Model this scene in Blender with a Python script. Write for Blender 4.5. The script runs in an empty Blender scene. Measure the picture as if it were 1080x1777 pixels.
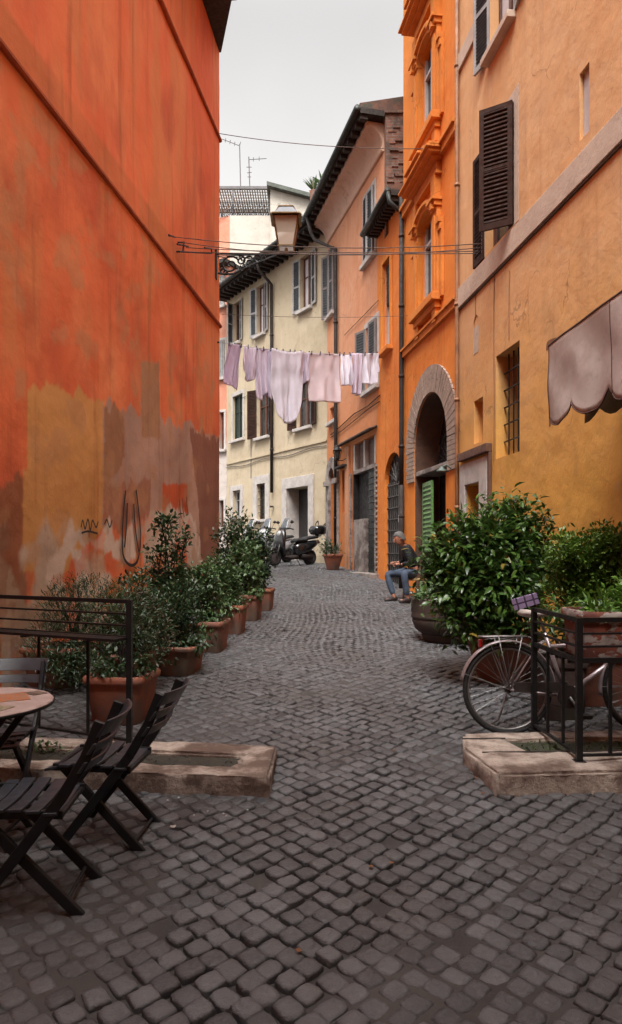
import bpy, math, random
import numpy as np
from mathutils import Vector, Matrix, noise as mnoise
from mathutils.geometry import delaunay_2d_cdt
R = math.radians
random.seed(7); rng = np.random.default_rng(7)
sc = bpy.context.scene
col = sc.collection

# ------------------------------------------------------------------ camera
F = 1200.0; CX = 540.0; HY = 955.0; CZ = 1.5       # focal length / horizon measured on the photograph
cd = bpy.data.cameras.new('camera'); cam = bpy.data.objects.new('camera', cd); col.objects.link(cam)
cam.location = (0, 0, CZ); cam.rotation_euler = (R(90), 0, 0)
cd.sensor_fit = 'VERTICAL'; cd.sensor_height = 36; cd.lens = 36 * F / 1777
cd.shift_y = (HY - 888.5) / 1777; cd.clip_end = 2000; cd.clip_start = 0.05
sc.camera = cam
# ------------------------------------------------------------------ sky: pale overcast, brighter overhead
SUN_EL, SUN_ROT = R(58), R(188)
w = bpy.data.worlds.new('World'); sc.world = w; w.use_nodes = True
nt = w.node_tree; nt.nodes.clear()
o_ = nt.nodes.new('ShaderNodeOutputWorld'); bg = nt.nodes.new('ShaderNodeBackground')
sky = nt.nodes.new('ShaderNodeTexSky'); sky.sky_type = 'NISHITA'; sky.sun_disc = False
sky.sun_elevation = SUN_EL; sky.sun_rotation = SUN_ROT; sky.air_density = 1.0; sky.dust_density = 3.0
hs = nt.nodes.new('ShaderNodeHueSaturation'); hs.inputs['Saturation'].default_value = 0.03
tc = nt.nodes.new('ShaderNodeTexCoord'); sp = nt.nodes.new('ShaderNodeSeparateXYZ')
mr = nt.nodes.new('ShaderNodeMapRange'); mr.interpolation_type = 'SMOOTHSTEP'; mr.inputs['From Min'].default_value = 0.60; mr.inputs['From Max'].default_value = 1.0
mr.inputs['To Min'].default_value = 1.25; mr.inputs['To Max'].default_value = 6.0
cn = nt.nodes.new('ShaderNodeTexNoise'); cn.inputs['Scale'].default_value = 1.6; cn.inputs['Detail'].default_value = 4
cr = nt.nodes.new('ShaderNodeMapRange'); cr.inputs['From Min'].default_value = .3; cr.inputs['From Max'].default_value = .7; cr.inputs['To Min'].default_value = 0.84; cr.inputs['To Max'].default_value = 1.12
mu = nt.nodes.new('ShaderNodeMath'); mu.operation = 'MULTIPLY'
mx = nt.nodes.new('ShaderNodeVectorMath'); mx.operation = 'SCALE'
tint = nt.nodes.new('ShaderNodeVectorMath'); tint.operation = 'MULTIPLY'; tint.inputs[1].default_value = (1.0, 0.972, 0.955)
L = nt.links.new
L(tc.outputs['Generated'], sp.inputs[0]); L(sp.outputs['Z'], mr.inputs['Value'])
L(tc.outputs['Generated'], cn.inputs['Vector']); L(cn.outputs['Fac'], cr.inputs['Value'])
L(mr.outputs[0], mu.inputs[0]); L(cr.outputs[0], mu.inputs[1])
L(sky.outputs[0], hs.inputs['Color']); L(hs.outputs[0], tint.inputs[0]); L(tint.outputs[0], mx.inputs[0]); L(mu.outputs[0], mx.inputs['Scale'])
L(mx.outputs[0], bg.inputs['Color']); bg.inputs['Strength'].default_value = 0.15
L(bg.outputs[0], o_.inputs['Surface'])
# ------------------------------------------------------------------ sun behind thin cloud
sd = bpy.data.lights.new('sun', 'SUN'); sun = bpy.data.objects.new('sun', sd); col.objects.link(sun)
sd.energy = 1.5; sd.angle = R(25); sd.color = (1.0, 0.97, 0.93)
sun.rotation_euler = (R(90) - SUN_EL, 0, R(-8))
# ------------------------------------------------------------------ exposure
sc.view_settings.view_transform = 'Standard'; sc.view_settings.look = 'None'
sc.view_settings.exposure = 0.62; sc.view_settings.gamma = 1.0

# ================================================================== helpers
OFF = {}
def V(*a): return Vector(a)
def gz(y):
    """height of the street: it climbs away from the camera"""
    pts = [(-40, 0), (3, 0), (5.1, .12), (8, .27), (13, .54), (17, .84), (20, 1.03), (22, 1.10), (28, 1.32), (60, 2.0)]
    for (a, za), (b, zb) in zip(pts, pts[1:]):
        if y <= b: return za + (zb - za) * (y - a) / (b - a)
    return 2.0
def at(px, py, Y): return V((px - CX) * Y / F, Y, CZ - (py - HY) * Y / F)

class MB:
    def __init__(s): s.v = []; s.f = []; s.m = []; s.mi = 0
    def add(s, vs, fs):
        b = len(s.v); s.v += [tuple(v) for v in vs]
        for f in fs: s.f.append(tuple(b + i for i in f)); s.m.append(s.mi)
        return s
    def obb(s, o, a, b, c):
        o, a, b, c = Vector(o), Vector(a), Vector(b), Vector(c)
        vs = [o, o+a, o+a+b, o+b, o+c, o+a+c, o+a+b+c, o+b+c]
        fs = [(0,3,2,1), (4,5,6,7), (0,1,5,4), (1,2,6,5), (2,3,7,6), (3,0,4,7)]
        if a.cross(b).dot(c) < 0: fs = [f[::-1] for f in fs]
        return s.add(vs, fs)
    def box(s, x0, x1, y0, y1, z0, z1): return s.obb((x0,y0,z0), (x1-x0,0,0), (0,y1-y0,0), (0,0,z1-z0))
    def bar(s, p, q, wd, th, up=(0,0,1)):
        """rectangular bar from p to q, width wd across, thickness th along up"""
        p, q = Vector(p), Vector(q); d = (q-p).normalized(); up = Vector(up)
        if abs(d.dot(up.normalized())) > .98: up = V(0,1,0)
        a = d.cross(up).normalized(); b = a.cross(d).normalized()
        return s.obb(p - a*wd/2 - b*th/2, q-p, a*wd, b*th)
    def tube(s, pts, r, n=8, closed=False, cap=True):
        pts = [Vector(p) for p in pts]; N = len(pts)
        rs = r if isinstance(r, (list, tuple)) else [r]*N
        ref = None; vs = []; fs = []
        for i, p in enumerate(pts):
            if closed: d = pts[(i+1) % N] - pts[i-1]
            else: d = pts[min(i+1, N-1)] - pts[max(i-1, 0)]
            d = d.normalized() if d.length > 1e-9 else V(0,0,1)
            if ref is None:
                ref = V(0,0,1) if abs(d.z) < .9 else V(1,0,0)
            a = (ref - d*ref.dot(d)); a = a.normalized() if a.length > 1e-6 else d.orthogonal().normalized()
            ref = a; b = d.cross(a)
            for k in range(n):
                t = 2*math.pi*k/n; vs.append(p + (a*math.cos(t) + b*math.sin(t))*rs[i])
        M = N if closed else N-1
        for i in range(M):
            j = (i+1) % N
            for k in range(n):
                l = (k+1) % n; fs.append((i*n+k, i*n+l, j*n+l, j*n+k))
        if cap and not closed:
            fs.append(tuple(range(n))[::-1]); fs.append(tuple((N-1)*n+k for k in range(n)))
        return s.add(vs, fs)
    def lathe(s, prof, c=(0,0,0), n=20, sq=0, sx=1, sy=1, rot=0):
        """profile of (radius, z); sq>0 makes it squarish"""
        vs = []; fs = []; c = Vector(c)
        for (r, z) in prof:
            for k in range(n):
                t = 2*math.pi*(k+.5)/n; ct, st = math.cos(t), math.sin(t)
                if sq: m = (abs(ct)**sq + abs(st)**sq)**(-1/sq)
                else: m = 1
                x, y = ct*m*r*sx, st*m*r*sy
                vs.append(c + V(x*math.cos(rot) - y*math.sin(rot), x*math.sin(rot) + y*math.cos(rot), z))
        for i in range(len(prof)-1):
            for k in range(n):
                l = (k+1) % n; fs.append((i*n+k, i*n+l, (i+1)*n+l, (i+1)*n+k))
        fs.append(tuple(range(n))[::-1]); fs.append(tuple((len(prof)-1)*n+k for k in range(n)))
        return s.add(vs, fs)
    def loft(s, secs, n=12, sq=2.4, lat=(0,1,0)):
        """sections (centre, half width along lat, half height)"""
        lat = Vector(lat).normalized(); vs = []; fs = []; N = len(secs)
        for i, (c, a, b) in enumerate(secs):
            c = Vector(c)
            d = Vector(secs[min(i+1, N-1)][0]) - Vector(secs[max(i-1, 0)][0]); d.normalize()
            up = d.cross(lat).normalized()
            for k in range(n):
                t = 2*math.pi*k/n; ct, st = math.cos(t), math.sin(t); m = (abs(ct)**sq + abs(st)**sq)**(-1/sq)
                vs.append(c + lat*ct*m*a + up*st*m*b)
        for i in range(N-1):
            for k in range(n):
                l = (k+1) % n; fs.append((i*n+k, i*n+l, (i+1)*n+l, (i+1)*n+k))
        fs.append(tuple(range(n))[::-1]); fs.append(tuple((N-1)*n+k for k in range(n)))
        return s.add(vs, fs)
    def prism(s, poly, d):
        """closed 3-D polygon extruded by vector d"""
        n = len(poly); d = Vector(d); vs = [Vector(p) for p in poly]; vs += [v + d for v in vs]
        fs = [tuple(range(n))[::-1], tuple(range(n, 2*n))] + [(i, (i+1) % n, n+(i+1) % n, n+i) for i in range(n)]
        return s.add(vs, fs)
    def build(s, name, mat, parent=None, smooth=False, bevel=0, label=None):
        off = OFF.get(parent.name, V(0,0,0)) if parent else V(0,0,0)
        me = bpy.data.meshes.new(name)
        me.from_pydata([(v[0]-off.x, v[1]-off.y, v[2]-off.z) for v in s.v], [], s.f)
        mats = mat if isinstance(mat, (list, tuple)) else [mat]
        for m in mats: me.materials.append(m)
        if len(mats) > 1: me.polygons.foreach_set('material_index', s.m)
        if smooth:
            me.polygons.foreach_set('use_smooth', [True]*len(me.polygons))
        me.update(); me.validate()
        if smooth == 'auto': me.set_sharp_from_angle(angle=R(40))
        ob = bpy.data.objects.new(name, me); col.objects.link(ob)
        if parent: ob.parent = parent; OFF[ob.name] = off.copy()
        if bevel:
            b = ob.modifiers.new('bevel', 'BEVEL'); b.width = bevel; b.segments = 2; b.limit_method = 'ANGLE'; b.angle_limit = R(40)
            ob.modifiers.new('wn', 'WEIGHTED_NORMAL')
        if label: ob['label'] = label
        return ob
def tag(o, label, cat, group=None):
    o['label'] = label; o['category'] = cat
    if group: o['group'] = group
    return o
def thing(name, loc, label, cat, group=None):
    o = bpy.data.objects.new(name, None); col.objects.link(o); o.empty_display_size = .1
    o.location = loc; OFF[o.name] = Vector(loc); tag(o, label, cat, group); return o
def recentre(o, loc=None):
    """put a one-mesh thing's origin at its own base"""
    me = o.data; n = len(me.vertices); a = np.empty(n*3, 'f'); me.vertices.foreach_get('co', a); a = a.reshape(-1, 3)
    c = np.array(loc if loc is not None else ((a[:,0].min()+a[:,0].max())/2, (a[:,1].min()+a[:,1].max())/2, a[:,2].min()), 'f')
    a -= c; me.vertices.foreach_set('co', a.ravel()); o.location = [float(t) for t in c]; me.update(); return o
def copy_tree(o, parent=None):
    c = o.copy(); col.objects.link(c)
    if parent: c.parent = parent
    for ch in list(o.children): copy_tree(ch, c)
    return c
def from_arrays(name, verts, faces, mat, parent=None, smooth=False, attrs=None, off=None):
    """fast mesh from numpy; faces all the same size"""
    if parent is not None: off = OFF.get(parent.name, V(0,0,0))
    if off is not None: verts = verts - np.array([off[0], off[1], off[2]])
    me = bpy.data.meshes.new(name); nv = len(verts); nf, k = faces.shape
    me.vertices.add(nv); me.vertices.foreach_set('co', verts.astype('f').ravel())
    me.loops.add(nf*k); me.loops.foreach_set('vertex_index', faces.astype('i').ravel())
    me.polygons.add(nf); me.polygons.foreach_set('loop_start', np.arange(0, nf*k, k, dtype='i'))
    me.polygons.foreach_set('use_smooth', np.full(nf, bool(smooth)))
    me.materials.append(mat); me.update(calc_edges=True)
    for an, arr in (attrs or {}).items():
        if arr.ndim == 1:
            at_ = me.attributes.new(an, 'FLOAT', 'POINT'); at_.data.foreach_set('value', arr.astype('f'))
        else:
            at_ = me.attributes.new(an, 'FLOAT_COLOR', 'POINT'); at_.data.foreach_set('color', arr.astype('f').ravel())
    ob = bpy.data.objects.new(name, me); col.objects.link(ob)
    if parent: ob.parent = parent; OFF[ob.name] = Vector(off)
    return ob

# ------------------------------------------------------------------ numpy noise
_tab = rng.random((256, 256))
def vnoise(x, y, s=1.0):
    x = x*s + 91.3; y = y*s + 37.7; xi = np.floor(x).astype(int); yi = np.floor(y).astype(int); fx = x-xi; fy = y-yi
    fx = fx*fx*(3-2*fx); fy = fy*fy*(3-2*fy); g = lambda a, b: _tab[a & 255, b & 255]
    return (g(xi,yi)*(1-fx)+g(xi+1,yi)*fx)*(1-fy) + (g(xi,yi+1)*(1-fx)+g(xi+1,yi+1)*fx)*fy
def fbm(x, y, s=1.0, o=4):
    t = 0; a = .5; n = 0
    for i in range(o): t = t + a*vnoise(x+i*17.1, y-i*9.7, s*2**i); n += a; a *= .5
    return t/n

# ------------------------------------------------------------------ materials
def srgb(r, g, b):
    f = lambda c: (c/255/12.92 if c/255 <= .04045 else ((c/255+.055)/1.055)**2.4)
    return (f(r), f(g), f(b))
_M = {}
def base_mat(name):
    m = bpy.data.materials.new(name); m.use_nodes = True; nt = m.node_tree; b = nt.nodes['Principled BSDF']
    return m, nt, b
def mixc(nt, fac, a, b):
    n = nt.nodes.new('ShaderNodeMix'); n.data_type = 'RGBA'
    for i, x in ((0, fac), (6, a), (7, b)):
        if hasattr(x, 'is_linked'): nt.links.new(x, n.inputs[i])
        elif i == 0: n.inputs[0].default_value = x
        else: n.inputs[i].default_value = (*x, 1)
    return n.outputs[2]
def nz(nt, scale, detail=5, vec=None, stretch=None, rough=.55, coord='Object', dist=0):
    tc = nt.nodes.new('ShaderNodeTexCoord'); mp = nt.nodes.new('ShaderNodeMapping')
    nt.links.new(tc.outputs[coord], mp.inputs[0])
    if stretch: mp.inputs['Scale'].default_value = stretch
    n = nt.nodes.new('ShaderNodeTexNoise'); n.inputs['Scale'].default_value = scale; n.inputs['Detail'].default_value = detail
    n.inputs['Roughness'].default_value = rough; n.inputs['Distortion'].default_value = dist
    nt.links.new(mp.outputs[0], n.inputs['Vector']); return n.outputs['Fac']
def ramp(nt, v, a, b, c0=0., c1=1.):
    n = nt.nodes.new('ShaderNodeMapRange'); n.interpolation_type = 'SMOOTHSTEP'
    n.inputs['From Min'].default_value = a; n.inputs['From Max'].default_value = b
    n.inputs['To Min'].default_value = c0; n.inputs['To Max'].default_value = c1
    nt.links.new(v, n.inputs['Value']); return n.outputs[0]
def bump(nt, b, h, strength=.3, dist=.01, prev=None):
    n = nt.nodes.new('ShaderNodeBump'); n.inputs['Strength'].default_value = strength; n.inputs['Distance'].default_value = dist
    nt.links.new(h, n.inputs['Height'])
    if prev: nt.links.new(prev, n.inputs['Normal'])
    nt.links.new(n.outputs[0], b.inputs['Normal']); return n.outputs[0]
def simple(name, c, rough=.6, metal=0, var=.25, scale=6, bmp=.1, spec=.5, c2=None, coat=0):
    """paint / metal / wood with uneven tone"""
    if name in _M: return _M[name]
    m, nt, b = base_mat(name)
    f = ramp(nt, nz(nt, scale, 6), .3, .7)
    d = c2 if c2 else tuple(x*(1-var) for x in c)
    nt.links.new(mixc(nt, f, c, d), b.inputs['Base Color'])
    nt.links.new(ramp(nt, nz(nt, scale*2.3, 4), .3, .7, rough*.8, min(1, rough*1.2)), b.inputs['Roughness'])
    b.inputs['Metallic'].default_value = metal; b.inputs['Specular IOR Level'].default_value = spec
    if coat: b.inputs['Coat Weight'].default_value = coat
    if bmp: bump(nt, b, nz(nt, scale*12, 4), bmp, .004)
    _M[name] = m; return m
def plaster(name, c1, c2, c3, grime=None, gs=.5, fine=.35, low=None):
    """old lime-washed render: big blotches, rain streaks, patches, trowel marks"""
    m, nt, b = base_mat(name)
    big = ramp(nt, nz(nt, .7, 8, rough=.6, dist=.4), .35, .68)
    c = mixc(nt, big, c1, c2)
    mid = ramp(nt, nz(nt, 2.3, 9, rough=.7, dist=.6), .42, .72, 0, .75)
    c = mixc(nt, mid, c, c3)
    st = ramp(nt, nz(nt, 1.0, 7, stretch=(5, 5, .35), rough=.6), .5, .8, 0, gs)
    c = mixc(nt, st, c, grime or tuple(x*.45 for x in c1))
    li = ramp(nt, nz(nt, 1.3, 7, stretch=(3.4, 3.4, .5), rough=.65), .52, .8, 0, .55)
    c = mixc(nt, li, c, tuple(min(.8, x*1.25+.04) for x in c2))
    if low:   # paint colour of the lower storeys: (colour, z from, z to) in object space
        tcn = nt.nodes.new('ShaderNodeTexCoord'); s2 = nt.nodes.new('ShaderNodeSeparateXYZ'); nt.links.new(tcn.outputs['Object'], s2.inputs[0])
        ad = nt.nodes.new('ShaderNodeMath'); ad.operation = 'MULTIPLY_ADD'; nt.links.new(nz(nt, 1.5, 6), ad.inputs[0]); ad.inputs[1].default_value = 2.2
        nt.links.new(s2.outputs['Z'], ad.inputs[2])
        c = mixc(nt, ramp(nt, ad.outputs[0], low[1]+1.1, low[2]+1.1, 1, 0), c, mixc(nt, mid, low[0], tuple(x*.7 for x in low[0])))
    fl = ramp(nt, nz(nt, 5, 8, rough=.75), .60, .66, 0, .5)
    c = mixc(nt, fl, c, tuple(x*.6+.05 for x in c3))
    # hairline cracks
    vt = nt.nodes.new('ShaderNodeTexVoronoi'); vt.feature = 'DISTANCE_TO_EDGE'; vt.inputs['Scale'].default_value = .9
    tcv = nt.nodes.new('ShaderNodeTexCoord'); nv = nt.nodes.new('ShaderNodeTexNoise'); nv.inputs['Scale'].default_value = 2.5; nv.inputs['Detail'].default_value = 6
    va = nt.nodes.new('ShaderNodeVectorMath'); va.operation = 'MULTIPLY_ADD'; va.inputs[1].default_value = (.5,.5,.5)
    nt.links.new(tcv.outputs['Object'], nv.inputs['Vector']); nt.links.new(nv.outputs['Color'], va.inputs[0]); nt.links.new(tcv.outputs['Object'], va.inputs[2]); nt.links.new(va.outputs[0], vt.inputs['Vector'])
    crk = nt.nodes.new('ShaderNodeMath'); crk.operation = 'MULTIPLY'; nt.links.new(ramp(nt, vt.outputs['Distance'], .002, .010, .55, 0), crk.inputs[0]); nt.links.new(ramp(nt, nz(nt, .8, 3), .5, .62), crk.inputs[1])
    c = mixc(nt, crk.outputs[0], c, tuple(x*.3 for x in c1))
    nt.links.new(c, b.inputs['Base Color']); b.inputs['Roughness'].default_value = .9; b.inputs['Specular IOR Level'].default_value = .25
    n1 = bump(nt, b, nz(nt, 2.2, 6), .45, .06)
    bump(nt, b, nz(nt, 38, 5, rough=.7), fine, .006, n1)
    return m
def stone(name, c, c2, scale=5, bmp=.6, dirt=None):
    if name in _M: return _M[name]
    m, nt, b = base_mat(name)
    col1 = mixc(nt, ramp(nt, nz(nt, scale, 8, rough=.7), .35, .7), c, c2)
    col1 = mixc(nt, ramp(nt, nz(nt, scale*5, 6, rough=.75), .55, .7, 0, .6), col1, tuple(x*.45 for x in c))
    if dirt: col1 = mixc(nt, ramp(nt, nz(nt, scale*.45, 6, rough=.65), .45, .62), col1, dirt)
    nt.links.new(col1, b.inputs['Base Color']); b.inputs['Roughness'].default_value = .85
    n1 = bump(nt, b, nz(nt, scale*3, 8, rough=.7), bmp, .02)
    bump(nt, b, nz(nt, scale*25, 4), bmp*.5, .004, n1)
    _M[name] = m; return m
def leafmat(name, dark, light, rough=.38, dead=None):
    m, nt, b = base_mat(name)
    a = nt.nodes.new('ShaderNodeAttribute'); a.attribute_name = 'tint'
    c = mixc(nt, a.outputs['Fac'], dark, light)
    if dead: c = mixc(nt, ramp(nt, a.outputs['Fac'], .93, .96), c, dead)
    nt.links.new(c, b.inputs['Base Color']); b.inputs['Roughness'].default_value = rough
    tr = nt.nodes.new('ShaderNodeBsdfTranslucent'); nt.links.new(c, tr.inputs['Color'])
    ms = nt.nodes.new('ShaderNodeMixShader'); ms.inputs[0].default_value = .22
    nt.links.new(b.outputs[0], ms.inputs[1]); nt.links.new(tr.outputs[0], ms.inputs[2])
    nt.links.new(ms.outputs[0], nt.nodes['Material Output'].inputs['Surface']); return m

M_iron = simple('black_iron', (.012,.013,.014), .5, .3, .3, 20, .15)
M_pipe = simple('dark_pipe', (.035,.026,.023), .7, 0, .35, 5, .1, .3)
M_pipegrey = simple('grey_pipe', (.12,.11,.11), .5, .3, .3, 5)
M_gutter = simple('gutter_dark', (.03,.04,.038), .6, .2, .3, 4)
M_wood = simple('dark_roof_wood', (.03,.024,.02), .8, 0, .4, 8)
M_white = simple('white_paint', (.55,.52,.5), .6, 0, .25, 5)
M_whiteframe = simple('pale_window_paint', (.36,.35,.34), .6, 0, .3, 5)
M_brownwin = simple('brown_window_wood', (.12,.045,.025), .55, 0, .4, 7)
M_greyshut = simple('grey_shutter', (.13,.14,.145), .6, 0, .3, 5)
M_greyslat = simple('grey_slats', (.055,.06,.065), .6, 0, .3, 5)
M_brownshut = simple('brown_shutter', (.040,.016,.010), .8, 0, .35, 6, .1, .2)
M_brownslat = simple('brown_slats', (.034,.014,.009), .8, 0, .35, 6, .1, .2)
M_greenshut = simple('dark_green_shutter', (.02,.032,.024), .55, 0, .35, 6)
M_green = simple("green_door_paint", (.12,.27,.08), .55, 0, .3, 4)
M_curtain = simple('curtain', (.55,.52,.53), .9, 0, .15, 4)
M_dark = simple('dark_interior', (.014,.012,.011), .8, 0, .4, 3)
M_tile = stone('roof_tile', (.16,.08,.05), (.09,.05,.04), 6, .5, (.06,.06,.045))
def glassmat():
    m, nt, b = base_mat('window_glass')
    nt.links.new(mixc(nt, ramp(nt, nz(nt, 1.6, 3), .4, .65), (.012,.014,.016), (.05,.052,.055)), b.inputs['Base Color'])
    b.inputs['Roughness'].default_value = .12; b.inputs['Specular IOR Level'].default_value = .6; return m
M_glass = glassmat()
M_marble = stone('pale_stone', (.5,.46,.42), (.36,.33,.31), 4, .25)
M_marbleDirty = stone('worn_stone', (.33,.29,.26), (.2,.17,.15), 5, .4, (.12,.09,.08))

# ================================================================== facades
class Fac:
    def __init__(s, p0, p1, side, root):
        s.o = V(*p0); d = V(*p1) - s.o; s.L = d.length; s.u = d.normalized()
        s.n = V(-s.u.y, s.u.x) if side == 'R' else V(s.u.y, -s.u.x)
        s.root = root; s.holes = []; s.side = side
    def p(s, a, z, d=0): q = s.o + s.u*a + s.n*d; return V(q.x, q.y, z)
    def S(s, px, d=0):
        k = (px-CX)/F; o = s.o + s.n*d; return (k*o.y - o.x)/(s.u.x - k*s.u.y)
    def Z(s, px, py, d=0):
        y = s.o.y + s.n.y*d + s.u.y*s.S(px, d); return CZ - (py-HY)*y/F
    def box(s, mb, s0, s1, z0, z1, d0, d1):
        a = s.p(s0, z0, d0); return mb.obb(a, s.p(s1, z0, d0)-a, s.p(s0, z0, d1)-a, V(0,0,z1-z0))
    def hole(s, poly, depth): s.holes.append((poly, depth))
    def rect(s, s0, s1, z0, z1, depth): s.hole([(s0,z0), (s1,z0), (s1,z1), (s0,z1)], depth)
    def arch(s, s0, s1, z0, zs, depth, n=20, rise=1.0):
        c = (s0+s1)/2; r = (s1-s0)/2
        s.hole([(s0,z0), (s1,z0)] + [(c + r*math.cos(math.pi*i/n), zs + rise*r*math.sin(math.pi*i/n)) for i in range(n+1)], depth)
    def wall(s, zb, zt, mat, name='wall', thick=5, s0=0, s1=None):
        s1 = s.L if s1 is None else s1
        vs = [(s0,zb), (s1,zb), (s1,zt), (s0,zt)]; es = [(0,1), (1,2), (2,3), (3,0)]
        for poly, _ in s.holes:
            b = len(vs); vs += poly; es += [(b+i, b+(i+1) % len(poly)) for i in range(len(poly))]
        rv, re, rf, *_ = delaunay_2d_cdt([Vector(v) for v in vs], es, [], 0, 1e-5)
        def inside(p, poly):
            c = False; n = len(poly)
            for i in range(n):
                a, b = poly[i], poly[i-1]
                if (a[1] > p[1]) != (b[1] > p[1]) and p[0] < (b[0]-a[0])*(p[1]-a[1])/(b[1]-a[1]) + a[0]: c = not c
            return c
        mb = MB(); fs = []
        for f in rf:
            c = sum((Vector(rv[i]) for i in f), Vector((0,0)))/len(f)
            if any(inside(c, po) for po, _ in s.holes): continue
            f = tuple(f)
            a, b_, c_ = (s.p(rv[i][0], rv[i][1]) for i in f[:3])
            if (b_-a).cross(c_-a).dot(V(s.n.x, s.n.y, 0)) < 0: f = f[::-1]
            fs.append(f)
        mb.add([s.p(v[0], v[1]) for v in rv], fs)
        for poly, dep in s.holes:
            n = len(poly)
            for i in range(n):
                a, b = poly[i], poly[(i+1) % n]
                mb.add([s.p(*a), s.p(*b), s.p(*b, -dep), s.p(*a, -dep)], [(0,1,2,3)])
            mb.add([s.p(a, z, -dep-.002) for a, z in poly], [tuple(range(n))])
        # sides, back and top of the building
        q = [(s0, -thick), (s1, -thick)]
        mb.add([s.p(s0,zb), s.p(s0,zb,-thick), s.p(s0,zt,-thick), s.p(s0,zt)], [(0,1,2,3)])
        mb.add([s.p(s1,zb), s.p(s1,zb,-thick), s.p(s1,zt,-thick), s.p(s1,zt)], [(0,1,2,3)])
        mb.add([s.p(s0,zb,-thick), s.p(s1,zb,-thick), s.p(s1,zt,-thick), s.p(s0,zt,-thick)], [(0,1,2,3)])
        mb.add([s.p(s0,zt), s.p(s1,zt), s.p(s1,zt,-thick), s.p(s0,zt,-thick)], [(0,1,2,3)])
        return mb.build(name, mat, s.root)
    def band(s, z0, z1, d, mat, name='string_course', s0=0, s1=None, bevel=.008, lab=None):
        mb = MB(); s.box(mb, s0, s.L if s1 is None else s1, z0, z1, 0.002, d); return mb.build(name, mat, s.root, bevel=bevel, label=lab)
    def leaf(s, parent, hs, side, wd, z0, z1, ang, mats, slat=.055, dark=False, d0=.0, name='shutter', th=.04):
        """louvred leaf hinged at hs, opening outwards by ang degrees (0 = shut)"""
        sg = 1 if side == 'a' else -1
        c, sn = math.cos(R(ang)), math.sin(R(ang))
        u = V(s.u.x, s.u.y, 0)*sg*c + V(s.n.x, s.n.y, 0)*sn
        t = V(s.u.x, s.u.y, 0)*(-sg)*sn + V(s.n.x, s.n.y, 0)*c    # thickness direction
        o = s.p(hs, z0, .012 + d0); h = z1-z0; fr = .065 if wd > .3 else .045
        mb = MB(); mb.mi = 0
        mb.obb(o, u*fr, t*th, V(0,0,h)); mb.obb(o+u*(wd-fr), u*fr, t*th, V(0,0,h))
        for zz, hh in ((0, fr*1.4), (h*.47, fr), (h-fr, fr)): mb.obb(o+u*fr+V(0,0,zz)+t*.002, u*(wd-2*fr), t*(th-.004), V(0,0,hh))
        mb.mi = 1; z = fr*1.4
        while z < h-fr-.02:
            a = o + u*fr + V(0,0,z) + t*.004
            mb.obb(a, u*(wd-2*fr), t*(th*.42)+V(0,0,slat*.5), V(0,0,.009)-t*.003); mb.obb(a+t*(th*.48)+V(0,0,slat*.5), u*(wd-2*fr), t*(th*.42)-V(0,0,slat*.5), V(0,0,.009)+t*.003); z += slat
        # thin board behind the slats so no light shows through
        mb.obb(o+u*fr*.9+t*th*.46+V(0,0,.02), u*(wd-1.8*fr), t*.003, V(0,0,h-.04))
        return mb.build(name, mats, parent)
    def window(s, pa, pb, pr, yt, yb, depth=.22, frame=M_brownwin, glass=M_glass, surround=None, sw=.12, sill=None, shut=None,
               angs=(150,150), mull=True, bars=None, name='window', sd=.03, slat=.055, wmul=1.0, curtain=False):
        a, b = sorted((s.S(pa), s.S(pb))); z0, z1 = s.Z(pr, yb), s.Z(pr, yt)
        s.rect(a, b, z0, z1, depth)
        mb = MB(); f = .06; dd = -depth+.01
        for (x0,x1,y0,y1) in ((a,a+f,z0,z1), (b-f,b,z0,z1), (a+f,b-f,z0,z0+f), (a+f,b-f,z1-f,z1)): s.box(mb, x0, x1, y0, y1, dd, dd+.06)
        if mull:
            m = (a+b)/2; s.box(mb, m-.04, m+.04, z0+f, z1-f, dd, dd+.065)
            zz = z0+(z1-z0)*.62; s.box(mb, a+f, m-.04, zz, zz+.035, dd, dd+.05); s.box(mb, m+.04, b-f, zz, zz+.035, dd, dd+.05)
        wn = mb.build(name, frame, s.root, bevel=.004)
        mb = MB(); s.box(mb, a+f*.5, b-f*.5, z0+f*.5, z1-f*.5, dd+.012, dd+.02); mb.build('pane', glass, wn)
        if curtain:
            mb = MB()
            for (x0, x1) in ((a+f, a+f+(b-a)*.3), (b-f-(b-a)*.3, b-f)): s.box(mb, x0, x1, z0+f, z1-f, dd+.022, dd+.026)
            mb.build('curtain', M_curtain, wn)
        if surround:
            mb = MB()
            for (x0,x1,y0,y1) in ((a-sw,a,z0-.02,z1), (b,b+sw,z0-.02,z1), (a-sw,b+sw,z1,z1+sw)): s.box(mb, x0, x1, y0, y1, .002, sd)
            mb.build('surround', surround, wn, bevel=.004)
        if sill is not None:
            mb = MB(); s.box(mb, a-sw-.03, b+sw+.03, z0-.1, z0-.001, -.1, sd+.1); mb.build('sill', sill, wn, bevel=.008)
        if shut:
            wd = (b-a)/2*wmul
            if angs[0] is not None: s.leaf(wn, a-.005, 'a', wd, z0, z1, angs[0], shut, slat, d0=sd if surround else 0)
            if angs[1] is not None: s.leaf(wn, b+.005, 'b', wd, z0, z1, angs[1], shut, slat, d0=sd if surround else 0)
        if bars:
            mb = MB(); k = max(2, int((b-a)/.14)); r_ = max(2, int((z1-z0)/.22)); db = bars
            for i in range(1, k): s.box(mb, a+(b-a)*i/k-.008, a+(b-a)*i/k+.008, z0, z1, db-.016, db)
            for i in range(1, r_): s.box(mb, a, b, z0+(z1-z0)*i/r_-.008, z0+(z1-z0)*i/r_+.008, db-.02, db+.003)
            mb.build('window_bars', M_iron, wn)
        return wn, a, b, z0, z1

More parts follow.
